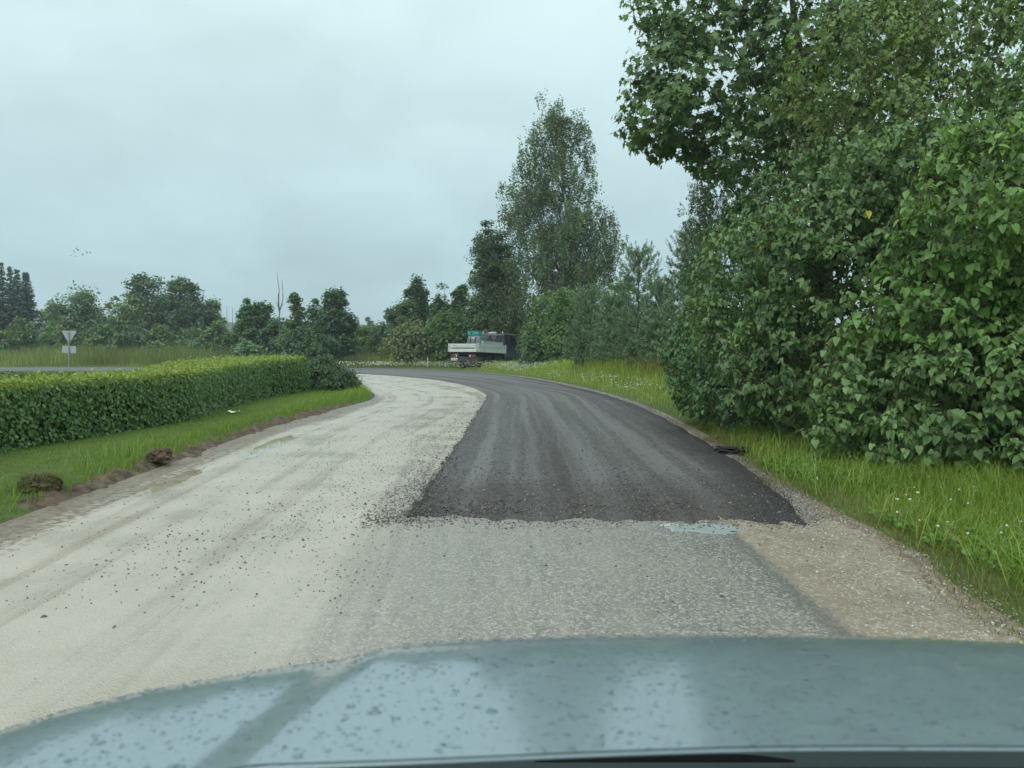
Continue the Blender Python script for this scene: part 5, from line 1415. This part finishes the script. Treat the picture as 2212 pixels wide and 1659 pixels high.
for s in (-1, 1):
    box('chassis_rail', truck, (6.4, .09, .18), (3.3, s * .42, .98), M['chassis'], .01)
    for xx in (.5, 1.4, 2.4, 3.3):
        pass
for xx in (.15, 1.2, 2.5, 3.7):
    box('cross_member', truck, (.10, 2.05, .09), (xx, 0, 1.09), M['chassis'], .008)
box('rear_crossbar', truck, (.10, 1.75, .30), (.16, -.22, .66), plain('grimy_bumper', (.05, .052, .056), .6, 0, .4, .2), .02)
def lamp(yc, parent=truck):
    l_ = box('tail_light', parent, (.07, .50, .16), (.06, yc, .90), M['red_lens'], .015)
    box('reversing_lens', l_, (.012, .09, .13), (-.037, -.19 if yc > 0 else .19, 0), M['clear_lens'], .003)
    return l_
lamp(.72); lamp(-.72)
pp_ = box('number_plate', truck, (.012, .52, .17), (.05, .72, .67), M['plate_white'], .004)
for k in range(6):
    box('character', pp_, (.004, .04, .085), (-.008, .18 - k * .068 - (.03 if k > 2 else 0), 0), M['plate_ink'], 0)
box('plate_holder', truck, (.05, .60, .22), (.085, .72, .67), M['chassis'], .01)
hb = box('tow_hitch', truck, (.22, .10, .10), (.0, .25, .48), M['chassis'], .02)
box('hitch_ball', hb, (.06, .06, .09), (-.08, 0, .07), M['steel'], .02)
box('hitch_bar', truck, (.08, 1.1, .08), (.2, .1, .47), M['chassis'], .01)
for yy in (.62, .50, -.35):
    box('coupling', truck, (.05, .06, .05), (.13, yy, .47), M['white_plastic'], .012)
def wheel(x, yc, r0=.40, w=.26):
    root = empty('wheel', (x, yc, r0 - .02)); root.parent = truck
    s = 1 if yc > 0 else -1
    ty = [(.24, -w / 2), (r0 - .05, -w / 2), (r0 - .012, -w / 2 + .035), (r0, -w / 2 + .07), (r0, w / 2 - .07), (r0 - .012, w / 2 - .035), (r0 - .05, w / 2), (.24, w / 2)]
    link('tyre', lathe('tyre', ty, 30), root, M['rubber'], True)
    ri = [(.02, s * .03), (.09, s * .05), (.10, s * .02), (.19, s * .0), (.225, s * .09), (.245, s * .10), (.245, -s * .10), (.02, -s * .06)]
    link('rim', lathe('rim', ri, 30), root, M['steel'], True)
for x_ in (1.8, 4.75):
    for yc in (.95, -.95): wheel(x_, yc)
    V, Fq = tubes(np.array([[[x_, -.9, .38], [x_, 0, .40], [x_, .9, .38]]]), np.full((1, 3), .07), 8); link('axle', mesh_np('axle', V, Fq), truck, M['chassis'], True)
# mudguards over the rear wheels, mud flaps
for s in (-1, 1):
    k = 14; a_ = np.linspace(math.radians(5), math.radians(175), k)
    V = []
    for t_ in a_:
        for yy in (-.17, .17):
            for rr_ in (.52, .535):
                V.append((1.8 + rr_ * math.cos(t_), s * .95 + yy, .40 + rr_ * math.sin(t_)))
    V = np.array(V).reshape(k, 4, 3); idx = np.arange(k * 4).reshape(k, 4); Fm = []
    for i in range(k - 1):
        for u_, v_ in ((0, 1), (1, 3), (3, 2), (2, 0)): Fm.append((idx[i, u_], idx[i + 1, u_], idx[i + 1, v_], idx[i, v_]))
    link('mudguard', mesh_np('mudguard', V.reshape(-1, 3), np.array(Fm)), truck, M['chassis'], True)
    box('mud_flap', truck, (.02, .34, .40), (1.24, s * .95, .38), M['rubber'], .004)
box('fuel_tank', truck, (.9, .4, .36), (3.1, -.82, .78), M['chassis'], .05)
# cab
cx0 = 4.02
def cab_shell():
    prof = [(cx0, .72), (cx0, 2.50), (cx0 + .12, 2.62), (cx0 + 1.55, 2.62), (cx0 + 1.78, 2.50), (cx0 + 2.02, 1.78), (cx0 + 2.55, 1.62), (cx0 + 2.75, 1.40), (cx0 + 2.78, .72)]
    bm = bmesh.new(); A, B = [], []
    for x, z in prof:
        inset = .10 * max(0, (z - 1.6)) 
        A.append(bm.verts.new((x, -1.02 + inset, z))); B.append(bm.verts.new((x, 1.02 - inset, z)))
    n = len(prof)
    for i in range(n): bm.faces.new((A[i], A[(i + 1) % n], B[(i + 1) % n], B[i]))
    bm.faces.new(A[::-1]); bm.faces.new(B); bmesh.ops.recalc_face_normals(bm, faces=list(bm.faces))
    bmesh.ops.bevel(bm, geom=list(bm.edges), offset=.035, segments=2, profile=.5, affect='EDGES')
    return to_quads_mesh('cab', bm)
cab = link('cab', cab_shell(), truck, M['navy'], False)
for yc in (.42, -.42):
    wdw = box('rear_window', cab, (.016, .62, .62), (cx0 - .004, yc, 2.10), M['dark_glass'], .03)
    fr = to_quads_mesh('window_frame', box_bm(.02, .70, .035, .006, (cx0 - .006, yc, 2.44)))
    box_bm_ = link('window_frame', fr, cab, M['chassis'])
for s in (-1, 1):
    yy = s * 1.0
    dr = box('door', cab, (.98, .02, 1.55), (cx0 + 1.25, s * 1.022, 1.45), M['navy'], .008)
    dr.scale = (1, 1, .55); dr.location.z = 1.18
    box('handle', dr, (.14, .03, .05), (-.36, s * .02, .55), M['chassis'], .006)
    sw = box('side_window', cab, (.80, .016, .58), (cx0 + 1.15, s * .962, 2.13), M['dark_glass'], .02, (s * .10, 0, 0))
    sw2 = box('side_window', cab, (.36, .016, .52), (cx0 + .40, s * .965, 2.13), M['dark_glass'], .02, (s * .10, 0, 0))
    box('rain_gutter', cab, (1.65, .05, .05), (cx0 + .95, s * .955, 2.57), plain('gutter_grey', (.42, .46, .48), .4, .3), .012)
    mr = box('mirror', cab, (.07, .24, .34), (cx0 + 1.9, s * 1.28, 1.85), M['chassis'], .03)
    box('mirror_arm', mr, (.03, .30, .03), (0, -s * .2, .08), M['chassis'], .006)
    box('front_wing', cab, (1.1, .26, .30), (cx0 + 1.2 - .5, s * .93, .80), M['chassis'], .05)
box('windscreen', cab, (.016, 1.7, .74), (cx0 + 1.925, 0, 2.13), M['dark_glass'], .01, (0, math.radians(-18), 0))
box('light_bar', cab, (.22, .62, .10), (cx0 + .45, .25, 2.68), M['white_plastic'], .03)
for yc in (.85, -.75):
    ln_ = box('work_light', cab, (.08, .09, .12), (cx0 + .12, yc, 2.68), M['white_plastic'], .02)
box('step', truck, (.6, .2, .06), (cx0 + 1.25, -.98, .62), M['steel'], .01)
TM = truck.matrix_basis.copy()
def on_truck(o, loc, rot=(0, 0, 0)):
    o.matrix_basis = Matrix.LocRotScale(truck.location, truck.rotation_euler, None) @ Matrix.LocRotScale(Vector(loc), Euler(rot), None)
# load on the bed
tk = empty('water_tank'); tag(tk, 'grey plastic tank strapped on the truck bed', 'tank')
def rounded_tank(sx, sy, sz, sh=.16):
    bm = bmesh.new(); bmesh.ops.create_cube(bm, size=1)
    for v in bm.verts:
        k = (1 - sh) if v.co.z > 0 else 1.0
        v.co = Vector((v.co.x * sx * k, v.co.y * sy * k, (v.co.z + .5) * sz))
    bmesh.ops.bevel(bm, geom=list(bm.edges), offset=.09, segments=3, profile=.5, affect='EDGES')
    return to_quads_mesh('body', bm)
link('body', rounded_tank(1.1, 1.18, 1.10), tk, M['tank'], True)
for yy in (-.36, .36):
    box('rib', tk, (.05, .10, .72), (-.515, yy, .42), M['tank'], .02, (0, .08, 0))
for yy in (-.16, .22):
    box('strap', tk, (.02, .045, .98), (-.535, yy, .52), M['strap'], .004, (0, .075, 0))
box('label_strip', tk, (.008, .46, .06), (-.475, .08, .93), M['white_plastic'], .002, (0, .09, 0))
on_truck(tk, (1.45, -.22, BZ + .015))
tk2 = empty('storage_tank'); tag(tk2, 'low grey tank with wavy top beside the cab', 'tank')
def wavy():
    nx_, ny_ = 12, 12; bm = bmesh.new(); V = []
    for i in range(nx_):
        for j in range(ny_):
            u_, v_ = i / (nx_ - 1), j / (ny_ - 1); e_ = min(u_, 1 - u_, v_, 1 - v_)
            V.append(((u_ - .5) * 1.2, (v_ - .5) * 1.25, .70 + .10 * math.sin(u_ * 7 + .5) * math.cos(v_ * 3) - .22 * max(0, .12 - e_) / .12))
    me = mesh_np('body', np.array(V + [(x, y, 0) for x, y, z in V]), np.concatenate([grid_faces(nx_, ny_)[:, ::-1], np.array([(a, b_, b_ + 144, a + 144) for a, b_ in [(i * 12, (i + 1) * 12) for i in range(11)] + [((i + 1) * 12 + 11, i * 12 + 11) for i in range(11)] + [(j + 1, j) for j in range(11)] + [(132 + j, 132 + j + 1) for j in range(11)]])]))
    return me
link('body', wavy(), tk2, M['tank'], True)
box('cap', tk2, (.22, .22, .09), (.1, .1, .74), M['strap'], .03)
on_truck(tk2, (2.72, -.25, BZ + .015))
tb = empty('tool_box'); tag(tb, 'teal plastic box on top of the grey tank', 'box')
link('body', rounded_tank(.55, .92, .30, .04), tb, M['teal'], False)
box('lid', tb, (.58, .95, .05), (0, 0, .285), M['teal'], .015)
box('handle_hole', tb, (.012, .09, .15), (-.275, .1, .15), M['strap'], .004)
on_truck(tb, (1.35, -.10, BZ + 1.125))
for k, (xx, yy, sc_, lab) in enumerate(((3.15, -.78, 1.0, 'pale filled sack by the side board nearer the cab'), (2.62, -.80, .8, 'smaller pale sack by the side board nearer the tank'))):
    sk = empty('sack'); tag(sk, lab, 'sack', 'sacks on the truck bed')
    me = rounded_tank(.52 * sc_, .34, .66 * (.9 + .1 * sc_), .12); link('body', me, sk, M['sack'], True)
    box('seam', sk, (.42 * sc_, .03, .03), (0, 0, .66 * (.9 + .1 * sc_) - .005), M['sack'], .008)
    on_truck(sk, (xx, yy, BZ + .015))
for k, (xx, lab) in enumerate(((2.25, 'coiled hose ring hanging left above the low tank'), (3.35, 'coiled hose ring hanging right above the low tank'))):
    hs = empty('hose_ring'); tag(hs, lab, 'hose', 'hose rings above the tank')
    a_ = np.linspace(0, 2 * PI, 25)
    pth = np.stack([.02 * np.sin(a_ * 2), .12 * np.cos(a_), .15 * np.sin(a_) + .15], -1)
    V, Fq = tubes(pth[None], np.full((1, 25), .022), 6); link('ring', mesh_np('ring', V, Fq), hs, plain('hose_tan', (.30, .27, .20), .6), True)
    V, Fq = tubes(np.array([[[0, 0, -1.02], [0, 0, -.3], [0, 0, .42], [.0, .12, .52], [0, .26, .50]]]), np.full((1, 5), .018), 6); link('rod', mesh_np('rod', V, Fq), hs, M['steel'], True)
    on_truck(hs, (xx, -.55 if k == 0 else -.80 + .3, BZ + 1.04))

# ------------------------------------------------------------------ the car the picture is taken from
def mat_paint():
    m, nt, out = new_mat('grey_blue_paint'); n = N(nt)
    o = n.obj()
    fl_ = n.vor(o, 900, 'Color'); sc_ = n.n('ShaderNodeSeparateColor'); n.l(fl_, sc_.inputs[0])
    col = n.mix(sc_.outputs[0], (.215, .285, .315), (.265, .345, .38))
    film = n.noise(o, 22, 4, .6)
    b = n.bsdf(col, n.rng(film, .3, .7, .30, .42), .40, .5, n.bump(n.noise(o, 180, 3), .06, .002), 1.0)
    b.inputs['Coat Roughness'].default_value = .10
    n.l(b.outputs[0], out.inputs[0]); return m
M['paint'] = mat_paint()
M['black_trim'] = plain('black_trim', (.018, .020, .022), .55, 0, .4, .15, 20)
CC, HWID = .36, 1.13
def bon_z(x, y):
    u = (x - CC) / HWID; au = np.abs(u)
    Lf = .97 * (1 - .44 * np.minimum(au, 1.05) ** 3.2)
    p = np.clip((y - .74) / Lf, -.1, 1.02)
    z = 1.078 - .122 * p - .42 * np.clip(p, 0, 2) ** 5.5
    z -= .025 * u * u + .6 * np.maximum(0, au - .78) ** 2.2
    uc = .575 - .10 * p
    z -= .017 * smooth(uc - .03, uc + .07, au) * smooth(1.0, .8, p)
    return z
car = empty('car', (CC, 1.2, 0)); tag(car, 'grey-blue car bonnet beaded with raindrops filling the bottom foreground', 'car')
cl = np.array([CC, 1.2, 0])
def rear_y(x): return .752 + .026 * smooth(-.25, .35, x) + .004 * x
def panel(name, u0, u1, nu, parent, mat):
    us = np.linspace(u0, u1, nu); nv = 90
    X = CC + us[:, None] * HWID + np.zeros((1, nv))
    au = np.minimum(np.abs(us), 1.05)
    Lf = .97 * (1 - .44 * au ** 3.2)
    q = np.linspace(0, 1, nv)
    Y = rear_y(X) + (Lf[:, None] * 1.015) * q[None, :] - (rear_y(X) - .74) * q[None, :]
    Z = bon_z(X, Y)
    V = np.stack([X, Y, Z], -1)
    sk = V[:, -1:, :].copy(); sk[..., 2] -= .06; sk[..., 1] += .005
    V = np.concatenate([V, sk], 1)
    o = link(name, mesh_np(name, V.reshape(-1, 3) - cl, grid_faces(nu, nv + 1)), parent, mat, True)
    return o
panel('bonnet', -.925, .925, 170, car, M['paint'])
panel('wing', -1.0, -.930, 24, car, M['paint'])
panel('wing', .930, 1.0, 24, car, M['paint'])
for s in (-1, 1):
    xs_ = CC + s * HWID
    zt_ = float(bon_z(np.array([xs_]), np.array([.9]))[0])
    V = []
    yy = np.linspace(.74, 1.22, 14); zz_ = np.linspace(0, 1, 8)
    for y_ in yy:
        zt_ = float(bon_z(np.array([xs_]), np.array([min(y_, 1.2)]))[0])
        for k in zz_: V.append((xs_ + s * .03 * math.sin(k * 2.2), y_, zt_ - .002 - k * (zt_ - .42)))
    link('wing_side', mesh_np('wing_side', np.array(V) - cl, grid_faces(14, 8)), car, M['paint'], True)
    V, Fq = tubes(np.array([[[xs_ - s * .02, 1.24, .62], [xs_ - s * .12, 1.42, .62], [xs_ - s * .32, 1.60, .60]]]), np.array([[.05, .075, .05]]), 10)
    link('headlight', mesh_np('headlight', V - cl, Fq), car, plain('headlight_lens', (.5, .55, .57), .1, 0, .6), True)
th_ = np.linspace(-1, 1, 30)
V = []
for u_ in th_:
    yv = .74 + .985 * (1 - .50 * abs(u_) ** 3.2)
    for z_, d_ in ((.60, -.01), (.50, .05), (.38, .07), (.24, .02)): V.append((CC + u_ * HWID, yv + d_, z_))
link('front_bumper', mesh_np('front_bumper', np.array(V) - cl, grid_faces(30, 4)), car, M['paint'], True)
box('grille', car, (.9, .03, .10), (0, .52, .57), M['black_trim'], .01)
# scuttle panel behind the bonnet
xs_ = np.linspace(CC - .80, CC + .80, 60); V = []
for x_ in xs_:
    ry_ = float(rear_y(np.array([x_]))[0]); z_ = float(bon_z(np.array([x_]), np.array([ry_]))[0])
    for d_, dz in ((.010, -.030), (-.006, -.034), (-.03, -.040), (-.10, -.050), (-.20, -.060)): V.append((x_, ry_ + d_, z_ + dz))
link('scuttle_panel', mesh_np('scuttle_panel', np.array(V) - cl, grid_faces(60, 5)[:, ::-1]), car, M['black_trim'], True)
V = []
for x_ in xs_:
    ry_ = float(rear_y(np.array([x_]))[0]); z_ = float(bon_z(np.array([x_]), np.array([ry_]))[0])
    V.append([x_, ry_ - .001, z_ - .004])
Vt, Fq = tubes(np.array(V)[None], np.full((1, 60), .0022), 8)
link('bonnet_lip', mesh_np('bonnet_lip', Vt - cl, Fq), car, M['paint'], True)
# raindrops on the paint
def mat_drop():
    m, nt, out = new_mat('rainwater'); n = N(nt)
    t = n.n('ShaderNodeBsdfTransparent'); t.inputs[0].default_value = (.93, .96, .97, 1)
    g = n.n('ShaderNodeBsdfGlossy'); g.inputs['Roughness'].default_value = .03
    f = n.n('ShaderNodeFresnel'); f.inputs['IOR'].default_value = 1.42
    mx = n.n('ShaderNodeMixShader'); n.l(f.outputs[0], mx.inputs[0]); n.l(t.outputs[0], mx.inputs[1]); n.l(g.outputs[0], mx.inputs[2]); n.l(mx.outputs[0], out.inputs[0]); return m
M['drop'] = mat_drop()
def drops():
    r = np.random.RandomState(401); n = 12500
    x = CC + HWID * r.uniform(-.97, .98, n); au = np.abs((x - CC) / HWID); Lf = .97 * (1 - .44 * au ** 3.2)
    y = .765 + (Lf * .86) * r.uniform(0, 1, n)
    rad = .0010 + .0023 * r.power(1.0, n) ** 3.2 + (r.uniform(0, 1, n) < .035) * r.uniform(.001, .0035, n)
    k_ = 6; ang = np.linspace(0, 2 * PI, k_, endpoint=False)
    e = 1e-3
    nz = np.stack([-(bon_z(x + e, y) - bon_z(x - e, y)) / (2 * e), -(bon_z(x, y + e) - bon_z(x, y - e)) / (2 * e), np.ones(n)], -1); nz = unit(nz)
    tx = unit(np.cross(np.array([0, 1.0, 0]), nz)); ty = np.cross(nz, tx)
    base = np.stack([x, y, bon_z(x, y)], -1)
    jit = 1 + r.uniform(-.22, .22, (n, k_)); el = r.uniform(.8, 1.5, n)
    rings = []
    for fr, hz_ in ((1.0, -.05), (.7, .34)):
        rr = rad[:, None] * jit * fr
        rings.append(base[:, None, :] + (rr * np.cos(ang) * el[:, None])[..., None] * tx[:, None, :] + (rr * np.sin(ang))[..., None] * ty[:, None, :] + (rad * hz_)[:, None, None] * nz[:, None, :])
    top = base + nz * (rad * .46)[:, None]
    V = np.concatenate(rings + [top[:, None, :]], 1); m_ = V.shape[1]
    i = np.arange(k_); j = (i + 1) % k_
    tf = np.concatenate([np.stack([i, j, k_ + j], -1), np.stack([i, k_ + j, k_ + i], -1), np.stack([k_ + i, k_ + j, 0 * i + 2 * k_], -1)])
    Fc = (np.arange(n)[:, None, None] * m_ + tf[None]).reshape(-1, 3)
    o = link('raindrops', mesh_np('raindrops', V.reshape(-1, 3) - cl, Fc), car, M['drop'], True); tag(o, kind='stuff')
drops()

# ------------------------------------------------------------------ damp air
HAZE = True
if HAZE:
    m, nt, out = new_mat('damp_air'); n = N(nt)
    v = n.n('ShaderNodeVolumePrincipled')
    v.inputs['Color'].default_value = (.86, .95, 1.0, 1); v.inputs['Density'].default_value = .0008; v.inputs['Anisotropy'].default_value = .2
    n.l(v.outputs[0], out.inputs['Volume'])
    hz_o = link('haze', to_quads_mesh('haze', box_bm(6400, 3700, 27.5, 0, (0, 1300, 27.5 / 2 - 1.5))), None, m)
    tag(hz_o, kind='stuff')
